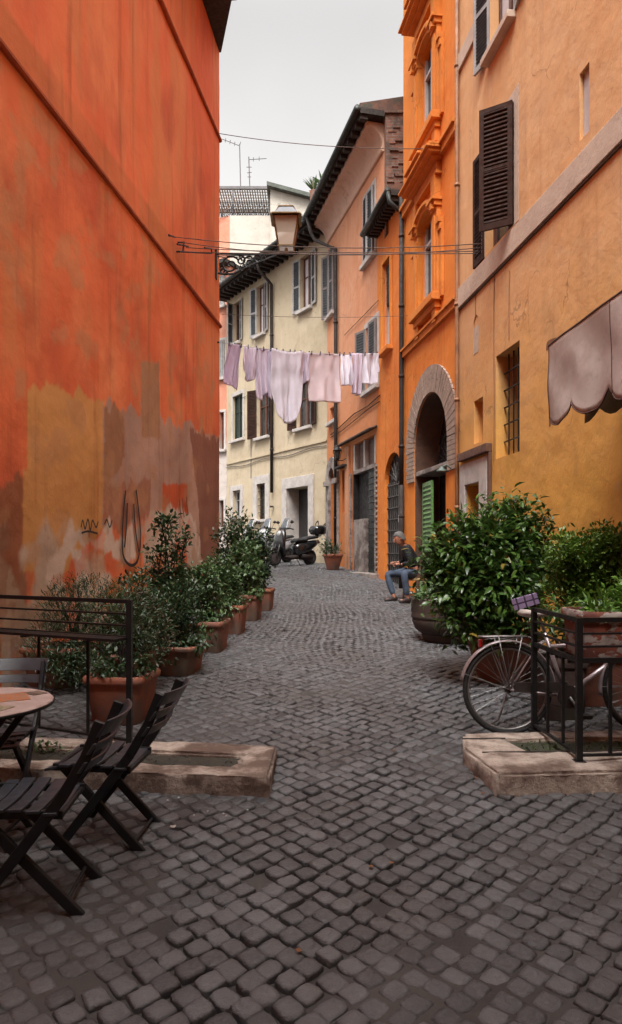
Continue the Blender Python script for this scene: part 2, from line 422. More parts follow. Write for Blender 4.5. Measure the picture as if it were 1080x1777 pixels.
# ================================================================== LEFT RED BUILDING
XL = lambda y: -3.6 + .1208*y
rt = thing('red_building', (XL(8), 8, gz(8)), 'tall red-orange plastered building on the left with patched, flaking paint', 'building')
FL = Fac((XL(-3), -3), (XL(14.2), 14.2), 'L', rt)
def left_wall():
    m, nt, b = base_mat('red_plaster_patched')
    at_ = nt.nodes.new('ShaderNodeAttribute'); at_.attribute_name = 'paint'
    c = at_.outputs['Color']
    c = mixc(nt, ramp(nt, nz(nt, 1.0, 8, stretch=(4,4,.3), rough=.6), .5, .78, 0, .5), c, (.22,.045,.016))
    c = mixc(nt, ramp(nt, nz(nt, 1.7, 8, stretch=(2.4,2.4,.6), rough=.65), .52, .8, 0, .45), c, (.66,.23,.09))
    c = mixc(nt, ramp(nt, nz(nt, 7, 7, rough=.7), .6, .8, 0, .4), c, (.3,.1,.045))
    nt.links.new(c, b.inputs['Base Color']); b.inputs['Roughness'].default_value = .88; b.inputs['Specular IOR Level'].default_value = .25
    n1 = bump(nt, b, nz(nt, 1.6, 7), .5, .06); bump(nt, b, nz(nt, 42, 5, rough=.7), .3, .006, n1)
    zl = np.concatenate([np.arange(-.3, 6.0, .022), np.arange(6.0, 13.01, .07)]); L_ = FL.L
    sl = np.concatenate([np.arange(0, 9.0, .25), np.arange(9.0, L_, .022), [L_]])
    S, Z = np.meshgrid(sl, zl); ns, nzz = len(sl), len(zl)
    d = (fbm(S, Z, .55, 4)-.5)*.05
    d[:, -1] = 0
    X = FL.o.x + FL.u.x*S + FL.n.x*d; Y = FL.o.y + FL.u.y*S + FL.n.y*d
    verts = np.stack([X, Y, Z], -1).reshape(-1, 3)
    i = np.arange(ns-1); j = np.arange(nzz-1); I, J = np.meshgrid(i, j); a = (J*ns+I).ravel()
    faces = np.stack([a, a+ns, a+ns+1, a+1], 1)
    # paint patches, measured on the photo and carried onto the wall
    wob = lambda k: S + (fbm(S+k, Z, 2.2, 4)-.5)*.16
    woz = lambda k: Z + (fbm(S-k, Z*.35, 7, 4)-.5)*.30
    def pip(poly, k=0, ragged=1):
        P = [(FL.S(x), FL.Z(x, y)) for x, y in poly]; xs = S + (wob(k)-S)*ragged*.5; ys = Z + (woz(k)-Z)*ragged
        c = np.zeros(S.shape, bool); n = len(P)
        ys = ys + (fbm(S+k*3, Z, 19, 3)-.5)*.07*ragged; xs = xs + (fbm(S-k*3, Z, 23, 3)-.5)*.05
        for q in range(n):
            (ax, ay), (bx, by) = P[q], P[q-1]
            if ay == by: continue
            c ^= ((ay > ys) != (by > ys)) & (xs < (bx-ax)*(ys-ay)/(by-ay)+ax)
        c = c.astype(float)
        for _ in range(1): c[1:-1, 1:-1] = (c[1:-1, 1:-1]*2 + c[:-2, 1:-1] + c[2:, 1:-1] + c[1:-1, :-2] + c[1:-1, 2:])/6
        return c
    def lay(C, m, colr, var=.2, k=0):
        t = (fbm(S+k, Z-k, 1.3, 5)-.5)*2*var
        return C*(1-m[..., None]) + m[..., None]*np.array(colr)*(1+t[..., None])
    red1 = np.array((.80,.195,.075)); red2 = np.array((.72,.150,.058)); red3 = np.array((.82,.27,.11))
    f1 = np.clip((fbm(S, Z*.45, .9, 6)-.38)*3.4, 0, 1)[..., None]; f2 = np.clip((fbm(S+40, Z*.5, 1.7, 5)-.5)*3, 0, 1)[..., None]
    C = red2*(1-f1) + red1*f1; C = C*(1-f2*.75) + red3*f2*.75; f3 = np.clip((fbm(S*1.6+70, Z*.35, 1.6, 6)-.52)*6, 0, 1)[..., None]; C = C*(1-f3*.45) + np.array((.62,.26,.10))*f3*.45; f4 = np.clip((fbm(S*1.2+30, Z*.7+9, 1.1, 6)-.55)*6, 0, 1)[..., None]; C = C*(1-f4*.5) + np.array((.48,.09,.045))*f4*.5
    C = lay(C, pip([(-200,860),(45,830),(44,1000),(60,1130),(-200,1130)], 1), (.30,.105,.05), .3, 3)
    C = lay(C, np.clip((fbm(S+7, Z*.6, 1.1, 5)-.5)*5, 0, 1)*pip([(-300,930),(45,900),(60,1150),(-300,1200)], 2), (.32,.22,.15), .2)
    C = lay(C, pip([(41,991),(41,806),(48,802),(48,680),(67,671),(111,672),(148,682),(181,698),(181,920),(140,960),(85,1000)], 3), (.64,.30,.10), .20, 9)
    C = lay(C, pip([(178,690),(200,706),(217,716),(228,696),(246,722),(246,700),(278,700),(280,724),(315,743),(326,732),(340,745),(383,760),(383,1010),(335,985),(330,900),(285,890),(240,905),(178,920)], 5), (.48,.29,.215), .30, 5)
    C = lay(C, pip([(246,628),(278,628),(281,760),(246,760)], 6, .35), (.42,.22,.12), .1)
    C = lay(C, pip([(180,700),(215,716),(215,800),(179,850)], 4), (.34,.16,.085), .15, 2)
    C = lay(C, pip([(179,850),(262,830),(262,900),(179,915)], 8)*.7, (.36,.12,.06), .2)
    C = lay(C, pip([(330,745),(383,765),(383,960),(350,990),(345,880)], 9)*.8, (.25,.09,.055), .2)
    C = lay(C, pip([(283,838),(326,838),(327,895),(283,888)], 7, .5), (.58,.105,.035), .1)
    ed = FL.Z(178, 905)
    wl = ed + (fbm(S, S*0, 2.1, 5)-.5)*1.3
    mk = np.clip((wl - Z)*7, 0, 1)*np.clip((fbm(S+3, Z, 1.5, 5)-.43)*9, 0, 1)*(S > FL.S(5))*(S < FL.S(352))
    C = lay(C, mk, (.60,.44,.33), .22, 8)
    C = lay(C, np.clip((fbm(S+13, Z, 2.5, 4)-.56)*8, 0, 1)*np.clip((wl-.3-Z)*5, 0, 1), (.50,.17,.05), .2)
    pale = (.66,.50,.40)
    for k_, poly in enumerate(([(80,1010),(88,965),(108,935),(122,900),(133,935),(147,915),(158,940),(175,925),(187,900),(200,935),(216,925),(231,900),(236,960),(205,975),(170,950),(140,945),(115,965),(100,1020)],
                 [(252,915),(262,888),(285,878),(312,880),(338,900),(348,950),(336,990),(315,950),(290,940),(262,960)],
                 [(-40,900),(5,960),(22,1000),(42,1050),(62,1050),(90,1010),(112,1100),(40,1130),(-60,1130)],
                 [(120,940),(150,960),(180,965),(178,1010),(140,1010)])):
        C = lay(C, pip(poly, 20+k_)*(.55+.45*(fbm(S, Z, 2, 4) > .45)), pale if k_ != 2 else (.42,.27,.18), .25, k_)
    fl = np.clip((fbm(S-9, Z+5, 2.4, 6)-.60)*10, 0, 1)*(Z < 6)*.5
    C = lay(C, fl, (.5,.25,.12), .2)
    # faint lighter band above the lower string course
    zc = FL.Z(380, 570); C = lay(C, ((Z > zc+.02) & (Z < zc+.45)).astype(float)*np.clip((fbm(S, Z, 1, 4)-.3)*2, 0, .6), (.50,.16,.055), .15)
    rgba = np.concatenate([np.clip(C, .01, .85), np.ones(S.shape+(1,))], -1).reshape(-1, 4)
    ob = from_arrays('wall', verts, faces, m, rt, True, {'paint': rgba})
    mb = MB(); zt = 13.0
    mb.add([FL.p(L_, -.3), FL.p(L_, -.3, -6), FL.p(L_, zt, -6), FL.p(L_, zt)], [(0,1,2,3)])
    mb.add([FL.p(0, -.3), FL.p(0, -.3, -6), FL.p(0, zt, -6), FL.p(0, zt)], [(3,2,1,0)])
    mb.add([FL.p(0, -.3, -6), FL.p(L_, -.3, -6), FL.p(L_, zt, -6), FL.p(0, zt, -6)], [(3,2,1,0)])
    M_redside = plaster('red_plaster_side', (.45,.09,.03), (.5,.12,.04), (.3,.07,.03))
    mb.build('side_wall', M_redside, rt)
    M_redband = plaster('red_plaster_band', (.40,.085,.03), (.33,.07,.028), (.2,.05,.024), gs=.3)
    for (px, py) in ((380, 566), (379, 240)):
        z = FL.Z(px, py); mb = MB()
        prof = [(0, z+.05), (.035, z+.05), (.05, z+.03), (.05, z), (.03, z-.02), (0, z-.025)]
        pts = [[FL.p(s_, zz, dd) for dd, zz in [(d_-.03 if d_ == 0 else d_, z_) for d_, z_ in prof]] for s_ in (0, L_-.0, L_+.04)]
        n = len(prof); vs = sum(pts, [])
        mb.add(vs, [(r*n+q, r*n+(q+1) % n, (r+1)*n+(q+1) % n, (r+1)*n+q) for r in range(2) for q in range(n)] + [tuple(range(n)), tuple(2*n+q for q in range(n))])
        mb.build('string_course', M_redband, rt)
    # eaves
    z = 11.75; mb = MB()
    mb.prism([FL.p(0, z, -6.4), FL.p(0, z, .6), FL.p(L_-1.35, z, .6), FL.p(L_+.04, z, .03), FL.p(L_+.04, z, -6.4)], V(0,0,.09))
    mb.prism([FL.p(0, z+.0905, .62), FL.p(0, z+.0905, .72), FL.p(L_-1.5, z+.0905, .72), FL.p(L_-1.35, z+.0905, .62)], V(0,0,.1))
    mb.build('eaves', M_wood, rt)
    mb = MB(); mb.prism([FL.p(0, z+.2, .6), FL.p(0, z+2, -3), FL.p(0, z+.2, -6.4)], FL.u.to_3d()*(L_-1.0)); mb.build('roof', M_tile, rt)
left_wall()
# graffiti: thin black paint strokes, a couple of millimetres proud of the render
M_spray = simple('black_spray_paint', (.035,.025,.025), .7, 0, .3, 30, 0)
def spray(F_, strokes, r, mat, root, name='graffiti', n=6, d=.0, cat=None):
    mb = MB()
    for st in strokes:
        P = [Vector((F_.S(x), F_.Z(x, y))) for x, y in st]; out = []
        for k in range(len(P)-1):      # catmull-rom
            p0, p1, p2, p3 = P[max(k-1,0)], P[k], P[k+1], P[min(k+2, len(P)-1)]
            for t in np.linspace(0, 1, 6, endpoint=False):
                out.append(.5*((2*p1) + (p2-p0)*t + (2*p0-5*p1+4*p2-p3)*t*t + (3*p1-p0-3*p2+p3)*t**3))
        out.append(P[-1]); vs = []
        for k, q in enumerate(out):
            dr = (out[min(k+1, len(out)-1)] - out[max(k-1, 0)]).normalized(); nn = Vector((-dr.y, dr.x))*r
            for sg in (-1, 1):
                e = q + nn*sg; x = F_.S; vs.append(F_.p(e.x, e.y, d))
        mb.add(vs, [(2*k, 2*k+1, 2*k+3, 2*k+2) for k in range(len(out)-1)])
    return mb.build(name, mat, root)
spray(FL, [[(215,851),(211,890),(209,940),(212,968),(224,981),(236,972),(241,935),(238,890),(233,850)], [(218,873),(216,915),(213,950)], [(229,874),(232,920),(238,958)]], .022, M_spray, rt, d=.028)
spray(FL, [[(137,915),(140,903),(144,918),(149,901),(153,920),(157,903),(163,915),(167,905)], [(138,925),(150,922),(166,926)], [(178,910),(182,902),(187,915),(191,903)]], .012, M_spray, rt, d=.028)
spray(FL, [[(309,868),(310,885),(312,900)], [(314,865),(315,884),(317,898)], [(321,862),(322,880),(324,893)]], .02, simple('red_spray', (.16,.03,.02), .8, 0, .2, 9, 0), rt, d=.03)

# ================================================================== RIGHT: OCHRE BUILDING
XR = lambda y: 3.97 - .127*y
M_ochre = plaster('ochre_plaster', (.66,.38,.185), (.64,.34,.15), (.66,.42,.23), (.26,.13,.06), gs=.3, low=((.64,.33,.070), 1.6, 5.4))
r1 = thing('ochre_building', (XR(8), 8, gz(8)), 'ochre-yellow plastered building on the right with brown louvred shutters and a grey band', 'building')
F1 = Fac((XR(-3), -3), (XR(11.65), 11.65), 'R', r1)
M_greyband = stone('grey_band_render', (.56,.44,.34), (.46,.35,.27), 3, .4)
# shuttered windows
w1 = F1.window(851, 892, 851, -105, 100, .2, surround=None, sill=M_greyband, shut=(M_whiteframe, M_greyslat), angs=(168, 167), sw=.05, curtain=True)
w2 = F1.window(842, 893, 893, 176, 388, .2, surround=M_greyband, sw=.15, sd=.008)
F1.leaf(w2[0], w2[1]-.005, 'a', .46, w2[3]-.02, w2[4], 51, (M_brownshut, M_brownslat), .06, d0=.01)
F1.leaf(w2[0], w2[2]+.005, 'b', .42, w2[3]-.02, w2[4], 178, (M_brownshut, M_brownslat), .06, d0=.01)
a, b = F1.S(1023), F1.S(1006); z0_, z1_ = F1.Z(1015, 236), F1.Z(1015, 117); F1.rect(a, b, z0_, z1_, .12)
mb = MB(); F1.box(mb, a+.01, b-.01, z0_+.01, z1_-.01, -.11, -.05); mb.build('blind', M_curtain, r1)
F1.window(861, 902, 902, 590, 783, .42, frame=M_wood, glass=M_dark, mull=False, bars=-.12)
# shallow niches
F1.rect(F1.S(838.5), F1.S(823), F1.Z(838, 765), F1.Z(838, 688), .14)
F1.arch(F1.S(831), F1.S(821.5), F1.Z(831, 611), F1.Z(831, 562), .012, rise=1.5)
mb = MB(); F1.box(mb, F1.S(831)+.01, F1.S(821.5)-.01, F1.Z(831, 611)+.02, F1.Z(831, 562), -.011, -.003); mb.build('niche_panel', M_greyband, r1)
# stone-framed doorway behind the bush
a, b = F1.S(836), F1.S(811); z1 = F1.Z(836, 836); zg = gz(10.5)
F1.rect(a, b, zg, z1, .45)
F1.wall(-.4, 14.2, M_ochre)
mb = MB(); sa, sb = F1.S(850), F1.S(802.5); zt = F1.Z(850, 791)
for q in ((sa, a-.003, zg-.3, zt), (b+.003, sb, zg-.3, zt)): F1.box(mb, q[0], q[1], q[2], q[3], .002, .05)
F1.box(mb, a-.003, b+.003, z1, zt, .002, .048)
dr = mb.build('doorway', M_marble, r1, bevel=.01)
mb = MB(); F1.box(mb, a+.01, b-.01, zg, z1-.01, -.43, -.40); mb.build('door', M_wood, dr)
mb = MB(); F1.box(mb, sa-.1, sb, F1.Z(850, 785), F1.Z(850, 770), .002, .1); F1.box(mb, sa-.1, sa-.02, zg-.3, F1.Z(850, 785)-.002, .002, .05)
mb.build('moulding', simple('brown_moulding', (.13,.06,.035), .7), r1, bevel=.01)
zb0, zb1 = F1.Z(940, 392), F1.Z(940, 346)
F1.band(zb0, zb1, .045, M_greyband)
mb = MB(); F1.box(mb, 0, F1.L, zb0-.03, zb0-.002, .002, .03); mb.build('drip_edge', simple('band_drip', (.09,.055,.035), .8), r1)
z_ = F1.Z(800, 122); F1.band(z_, z_+.28, .04, M_greyband, s0=F1.S(833))
F1.band(z_, z_+.28, .04, M_greyband, s0=0, s1=F1.S(893)-.1)
# capped joint / painted pipe between the two buildings
mb = MB(); mb.tube([F1.p(F1.L-.05, z, .05) for z in (gz(11)-.1, 4, 8, 14)], .035, 8)
for z in (2.2, 4, 5.6, 7.6, 9.6): mb.tube([F1.p(F1.L-.05, z, .05), F1.p(F1.L-.05, z+.05, .05)], .046, 8)
mb.build('drainpipe', simple('ochre_pipe', (.36,.17,.08), .6, 0, .4, 4), r1, True)
# thin cables down the wall
mb = MB()
for px, y0, y1 in ((858.5, 480, 800), (885, 470, 590), (826, 510, 551)):
    s_ = F1.S(px); mb.tube([F1.p(s_+.01*math.sin(z*3), z, .008) for z in np.linspace(F1.Z(px, y1), F1.Z(px, y0), 12)], .006, 5)
mb.build('wall_cable', simple('painted_cable', (.3,.13,.05), .7), r1)
mb = MB(); F1.box(mb, 0, F1.L+.05, 14.2, 14.35, -5.3, .5); mb.build('eaves', M_wood, r1)
mb = MB(); mb.prism([F1.p(0, 14.352, .55), F1.p(0, 15.8, -2.5), F1.p(0, 14.352, -5.3)], F1.u.to_3d()*F1.L); mb.build('roof', M_tile, r1)
# rust-brown strokes in the outline of a bracket, on the wall above the awning
M_wallmark = stone('rust_brown_mark', (.13,.06,.03), (.25,.11,.04), 9, .2)
spray(F1, [[(950,608),(951,596),(962,590),(980,588)], [(975,590),(990,580),(1000,572)], [(955,640),(954,680),(955,740)]], .022, M_wallmark, r1, 'wall_mark', d=.003)

# ================================================================== ORANGE BAROQUE BUILDING
XO = lambda y: 4.3 - .155*y
M_orange = plaster('bright_orange_plaster', (.72,.23,.035), (.66,.185,.028), (.70,.26,.055), (.30,.09,.02), gs=.35)
M_orangetrim = plaster('orange_trim', (.68,.25,.05), (.60,.19,.035), (.5,.16,.035), (.25,.08,.02), gs=.4, fine=.15)
r2 = thing('orange_palazzo', (XO(13), 13, gz(13)), 'bright orange baroque house with pedimented windows and a wide stone arch', 'building')
F2 = Fac((XO(11.65), 11.65), (XO(14.9), 14.9), 'R', r2)
ca = (F2.S(779)+F2.S(720))/2; ra = (F2.S(720)-F2.S(779))/2
zap = F2.Z(752, 679); zsp = zap-ra; g2 = gz(13)
F2.arch(ca-ra, ca+ra, g2-.1, zsp, .55, 24)
# tall windows
cw = (F2.S(728)+F2.S(764))/2
hw = .42
wz = [(F2.Z(745, 530), F2.Z(745, 392)), (F2.Z(745, 232), F2.Z(745, 92))]
for (z0, z1) in wz: F2.arch(cw-hw, cw+hw, z0, z1, .13, 12, rise=.5)
F2.wall(-.2, 15.6, M_orange)
for (z0, z1) in wz:
    mb = MB(); dd = -.115
    for q in ((cw-hw, cw-hw+.07), (cw+hw-.07, cw+hw), (cw-.04, cw+.04)): F2.box(mb, q[0], q[1], z0, z1+.1, dd, dd+.07)
    F2.box(mb, cw-hw+.07, cw+hw-.07, z0, z0+.08, dd+.002, dd+.065); F2.box(mb, cw-hw, cw+hw, z1-.3, z1-.24, dd+.002, dd+.075)
    wn = mb.build('window', M_white, r2)
    mb = MB(); F2.box(mb, cw-hw, cw+hw, z0, z1+.2, dd-.01, dd+.015); mb.build('pane', M_glass, wn)
    # architrave: pilasters, arched hood, pediment, sill
    mb = MB()
    for sg in (-1, 1):
        e = cw+sg*(hw+.02); f = cw+sg*(hw+.26); lo, hi = min(e, f), max(e, f)
        F2.box(mb, lo, hi, z0-.1, z1+.05, .002, .09)
        F2.box(mb, lo+.05, hi-.05, z0, z1-.1, .0925, .12)
        F2.box(mb, lo-.03, hi+.03, z1+.052, z1+.14, .002, .15); F2.box(mb, lo-.06, hi+.06, z1+.142, z1+.2, .002, .2)
        F2.box(mb, lo+.02, hi-.02, z1+.202, z1+.62, .002, .13)
        e2, f2 = cw+sg*(hw+.28), cw+sg*(hw+.40); F2.box(mb, min(e2,f2), max(e2,f2), z0-.1, z1-.3, .002, .05)
        F2.box(mb, min(e2,f2), max(e2,f2)+.03, z1-.298, z1-.2, .002, .11); F2.box(mb, min(e2,f2)+.01, max(e2,f2), z1-.42, z1-.3, .002, .08)
    n = 14      # arched hood moulding in two steps
    for (ri, ro, d1) in ((hw+.0, hw+.14, .12), (hw+.14, hw+.24, .18)):
        for i in range(n):
            t0, t1 = math.pi*i/n, math.pi*(i+1)/n
            P = [(cw+r*math.cos(t), z1+r*.55*math.sin(t)) for r, t in ((ri,t0),(ro,t0),(ro,t1),(ri,t1))]
            mb.prism([F2.p(a, z, .003) for a, z in P], F2.n.to_3d()*d1)
    mb.build('architrave', M_orangetrim, wn)
    mb = MB()    # pediment: stepped cornice breaking forward in the middle
    zp = z1+.62; W = hw+.36
    for (k, (hh, dd2, ex)) in enumerate(((.05,.12,-.06), (.20,.09,-.10), (.05,.20,.0), (.06,.30,.08), (.04,.36,.12))):
        F2.box(mb, cw-W-ex, cw+W+ex, zp, zp+hh, .002, dd2)
        zp += hh+.001
    for k, (hh, dd2, ww) in enumerate(((.09,.30,.40),(.04,.38,.44))):
        F2.box(mb, cw-ww, cw+ww, zp, zp+hh, .002, dd2); zp += hh+.001
    for sg in (-1, 1):   # sloping raking pieces
        P = [(cw+sg*(W+.12), zp-.13), (cw+sg*(W+.12), zp-.08), (cw+sg*.44, zp+.06), (cw+sg*.44, zp+.0)]
        mb.prism([F2.p(a, z, .004) for a, z in P], F2.n.to_3d()*.30)
    mb.build('pediment', M_orangetrim, wn, bevel=.006)
    mb = MB(); F2.box(mb, cw-hw-.3, cw+hw+.3, z0-.14, z0-.001, -.1, .2); F2.box(mb, cw-hw-.24, cw+hw+.24, z0-.26, z0-.142, .002, .12)
    F2.box(mb, cw-hw-.2, cw-hw+.0, z0-.5, z0-.262, .002, .1); F2.box(mb, cw+hw, cw+hw+.2, z0-.5, z0-.262, .002, .1)
    mb.build('sill', M_orangetrim, wn, bevel=.008)
zs = F2.Z(750, 573); mb = MB(); F2.box(mb, 0, F2.L, zs-.04, zs+.08, .002, .07); F2.box(mb, 0, F2.L, zs+.082, zs+.12, .002, .11)
mb.build('string_course', M_orangetrim, r2)
zs = F2.Z(782, 240)-.1; mb = MB(); F2.box(mb, 0, F2.L, zs, zs+.14, .002, .08); F2.box(mb, 0, F2.L, zs+.142, zs+.2, .002, .13); mb.build('string_course', M_orangetrim, r2)
mb = MB(); 
for i in range(5): F2.box(mb, -.0, F2.L+.05+.05*i, 14.6+.1*i, 14.698+.1*i, .002, .15+.09*i)
mb.build('cornice', M_orangetrim, r2)
mb = MB(); F2.box(mb, 0, F2.L, 15.6, 15.75, -5, .6); mb.build('roof', M_tile, r2)
# arch surround: voussoirs of thin greyish bricks
M_vouss = stone('arch_brick', (.36,.27,.21), (.25,.18,.14), 7, .5)
mb = MB(); n = 34; ro = ra+.50
for i in range(n):
    t0, t1 = math.pi*(i+.06)/n, math.pi*(i+.94)/n; dv = .035 + .006*random.random()
    for (a0, a1) in ((ra+.002, ra+.24), (ra+.248, ro)) if i % 2 else ((ra+.002, ra+.34), (ra+.348, ro)):
        mb.prism([F2.p(ca+r*math.cos(t), zsp+r*math.sin(t), .003) for r, t in ((a0,t0),(a1,t0),(a1,t1),(a0,t1))], F2.n.to_3d()*dv)
zl = F2.Z(715, 836); k = 0; z = zsp-.01
while z > zl:
    for sg in (-1, 1):
        w_ = ro-ra - (0 if k % 2 else .06); e, f = ca+sg*(ra+.002), ca+sg*(ra+w_); F2.box(mb, max(.01, min(e,f)), min(F2.L-.15, max(e,f)), z-.075, z, .003, .036)
    z -= .085; k += 1
mb.build('arch_surround', M_vouss, r2)
mb = MB(); nn_ = 24
for i in range(nn_):
    t0, t1 = math.pi*i/nn_, math.pi*(i+1)/nn_
    mb.prism([F2.p(ca+r*math.cos(t), zsp+r*math.sin(t), -.01) for r, t in ((ra-.012,t0),(ra-.002,t0),(ra-.002,t1),(ra-.012,t1))], F2.n.to_3d()*-.5)
for sg in (-1, 1): e, f = ca+sg*(ra-.012), ca+sg*(ra-.002); F2.box(mb, min(e,f), max(e,f), zb_ if False else g2+.11, zsp-.002, -.51, -.01)
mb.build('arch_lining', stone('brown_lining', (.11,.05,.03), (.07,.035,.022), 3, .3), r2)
# inside the arch: door case with beam, fanlight grille, green shutter leaf
mb = MB(); zb_ = F2.Z(756, 813); F2.box(mb, ca-ra+.0, ca+ra, zb_-.02, zb_+.07, -.5, -.02); bm_ = mb.build('door_beam', M_marbleDirty, r2, bevel=.01)
mb = MB(); cz = zb_+.1
for i in range(1, 12):
    t = math.pi*i/12; mb.tube([F2.p(ca+.1*math.cos(t), cz+.1*math.sin(t), -.4), F2.p(ca+(ra-.05)*math.cos(t), cz+min(ra*.75, zsp+ra-cz)*math.sin(t), -.4)], .012, 5)
    mb.tube([F2.p(ca+.55*math.cos(t)+.07*math.cos(q), cz+.45*math.sin(t)+.07*math.sin(q), -.4) for q in np.linspace(0, 5.5, 10)], .008, 4)
for r_ in (.1, .3, .7): mb.tube([F2.p(ca+r_*math.cos(t), cz+r_*math.sin(t), -.4) for t in np.linspace(0, math.pi, 18)], .012, 5)
mb.build('fanlight_grille', M_iron, r2)
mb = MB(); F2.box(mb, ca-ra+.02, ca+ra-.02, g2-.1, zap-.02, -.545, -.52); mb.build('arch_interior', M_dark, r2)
mb = MB(); pL, pR = F2.S(774), F2.S(763); F2.box(mb, pL-.25, pR, g2-.1, zb_-.101, -.5, -.12); mb.build('pillar', M_orange, r2)
F2.leaf(r2, F2.S(726), 'b', abs(F2.S(726)-F2.S(746)), g2+.05, F2.Z(736, 836), 4, (M_green, M_green), slat=.09, d0=-.14, name='green_shutter')
mb = MB()
for i in range(7):
    s_ = F2.S(762)+.05+i*.075; F2.box(mb, s_, s_+.018, g2, zb_-.1, -.42, -.40)
for z in np.arange(g2+.2, zb_-.1, .3): F2.box(mb, F2.S(762), F2.S(762)+.55, z, z+.02, -.425, -.395)
mb.build('iron_gate', M_iron, r2)
mb = MB(); F2.box(mb, ca-ra-.1, ca+ra+.1, g2-.15, g2+.10, -.7, .22); mb.build('doorstep', M_marbleDirty, r2, bevel=.015)
# dark downpipe on the seam towards the lower orange house
mb = MB(); sp_ = F2.L-.09; mb.tube([F2.p(sp_, z, .07) for z in (F2.Z(702, 842), 4, 6, F2.Z(700, 345))], .05, 10); mb.tube([F2.p(sp_, F2.Z(702,842), .07), F2.p(sp_, g2+.1, .07)], .058, 10)
for z in np.arange(2.2, 9, 1.5): mb.tube([F2.p(sp_, z, .07), F2.p(sp_, z+.05, .07)], .062, 10)
mb.build('downpipe', M_pipe, r2, True)
# small enamel lamp hood by the arch
mb = MB(); q = F2.p(F2.S(786), F2.Z(786, 815), 0); mb.tube([q, q+F2.n.to_3d()*.12+V(0,0,.08), q+F2.n.to_3d()*.2+V(0,0,.04)], .012, 6)
mb.lathe([(.02,.05), (.03,.03), (.09,-.02), (.10,-.035), (.02,-.03)], q+F2.n.to_3d()*.2, 14); mb.build('lamp_hood', simple('verdigris_enamel', (.12,.16,.14), .5, .2), r2, True)
# wall hooks / cable
spray(F2, [[(704,565),(704,470)]], .006, M_spray, r2, 'wall_cable', d=.01)

# ================================================================== LOW ORANGE HOUSE
r3 = thing('low_orange_house', (1.8, 15.8, gz(15.8)), 'narrow low orange house with dark eaves and a barred arched doorway', 'building')
F3 = Fac((XO(14.9)-.01, 14.92), (1.61, 16.8), 'R', r3); g3 = gz(15.8)
M_orange2 = plaster('deep_orange_plaster', (.66,.20,.035), (.60,.16,.028), (.66,.24,.06), (.2,.06,.02), gs=.4)
c3 = (F3.S(698.5)+F3.S(667.5))/2; r_3 = (F3.S(667.5)-F3.S(698.5))/2
za3 = F3.Z(683, 785)
F3.arch(c3-r_3, c3+r_3, g3-.1, za3-r_3, .14, 20)
w3 = F3.window(679.5, 666.5, 673, 452, 606, .16, frame=M_white, mull=True, surround=M_orangetrim, sw=.1, sill=M_orangetrim, sd=.05)
z0, z1 = w3[3], w3[4]
mb = MB(); F3.box(mb, w3[1]+.05, w3[2]-.05, z0+(z1-z0)*.52, z1-.05, -.09, -.06)
for z in np.arange(z0+(z1-z0)*.54, z1-.08, .07): F3.box(mb, w3[1]+.07, w3[2]-.07, z, z+.045, -.06, -.045)
mb.build('roller_shutter', M_greenshut, w3[0])
F3.wall(-.1, 9.15, M_orange2)
mb = MB(); dd = -.09
for i in range(9):
    s_ = c3-r_3+.06+i*(2*r_3-.12)/8; zt_ = za3-r_3+math.sqrt(max(0, r_3**2-(s_-c3)**2))-.02; F3.box(mb, s_-.01, s_+.01, g3, min(zt_, za3-r_3), dd, dd+.02)
for z in np.arange(g3+.15, za3-r_3, .26): F3.box(mb, c3-r_3, c3+r_3, z, z+.022, dd-.004, dd+.025)
for i in range(1, 8):
    t = math.pi*i/8; mb.tube([F3.p(c3, za3-r_3, dd), F3.p(c3+(r_3-.02)*math.cos(t), za3-r_3+(r_3-.02)*math.sin(t), dd)], .012, 5)
for q in np.linspace(.4, 2.7, 5): mb.tube([F3.p(c3+.32*math.cos(q)+.07*math.cos(e), za3-r_3+.36*math.sin(q)+.07*math.sin(e), dd) for e in np.linspace(0,6,10)], .01, 4)
mb.build('iron_gate', simple('painted_gate', (.09,.085,.08), .6, .2), r3)
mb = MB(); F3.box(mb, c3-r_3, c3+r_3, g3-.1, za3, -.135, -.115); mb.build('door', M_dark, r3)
mb = MB(); s_ = F3.S(699.7); q = F3.p(s_+.03, F3.Z(700, 906), .0); mb.obb(q, F3.n.to_3d()*.07, F3.u.to_3d()*.09, V(0,0,.16)); mb.build('doorbell_box', M_white, r3, bevel=.008)
# eaves, gutter and tiled roof
ze = 9.15; mb = MB(); F3.box(mb, 0, F3.L+.1, ze, ze+.12, -4, .28)
for i in range(12): F3.box(mb, .05+i*.16, .12+i*.16, ze-.09, ze-.002, .0, .25)
mb.build('eaves', M_wood, r3)
mb = MB(); mb.tube([F3.p(-.02, ze+.08, .34), F3.p(F3.L+.12, ze+.04, .34)], .07, 10); mb.tube([F3.p(0, ze+.04, .34), F3.p(.0, ze-.15, .30), F3.p(-.1, ze-.4, .09)], .045, 8)
mb.build('gutter', M_gutter, r3, True)
mb = MB(); mb.prism([F3.p(0, ze+.122, .28), F3.p(0, ze+.2, .28), F3.p(0, ze+1.5, -4), F3.p(0, ze+.122, -4)], F3.u.to_3d()*(F3.L+.25)); mb.build('roof', M_tile, r3)

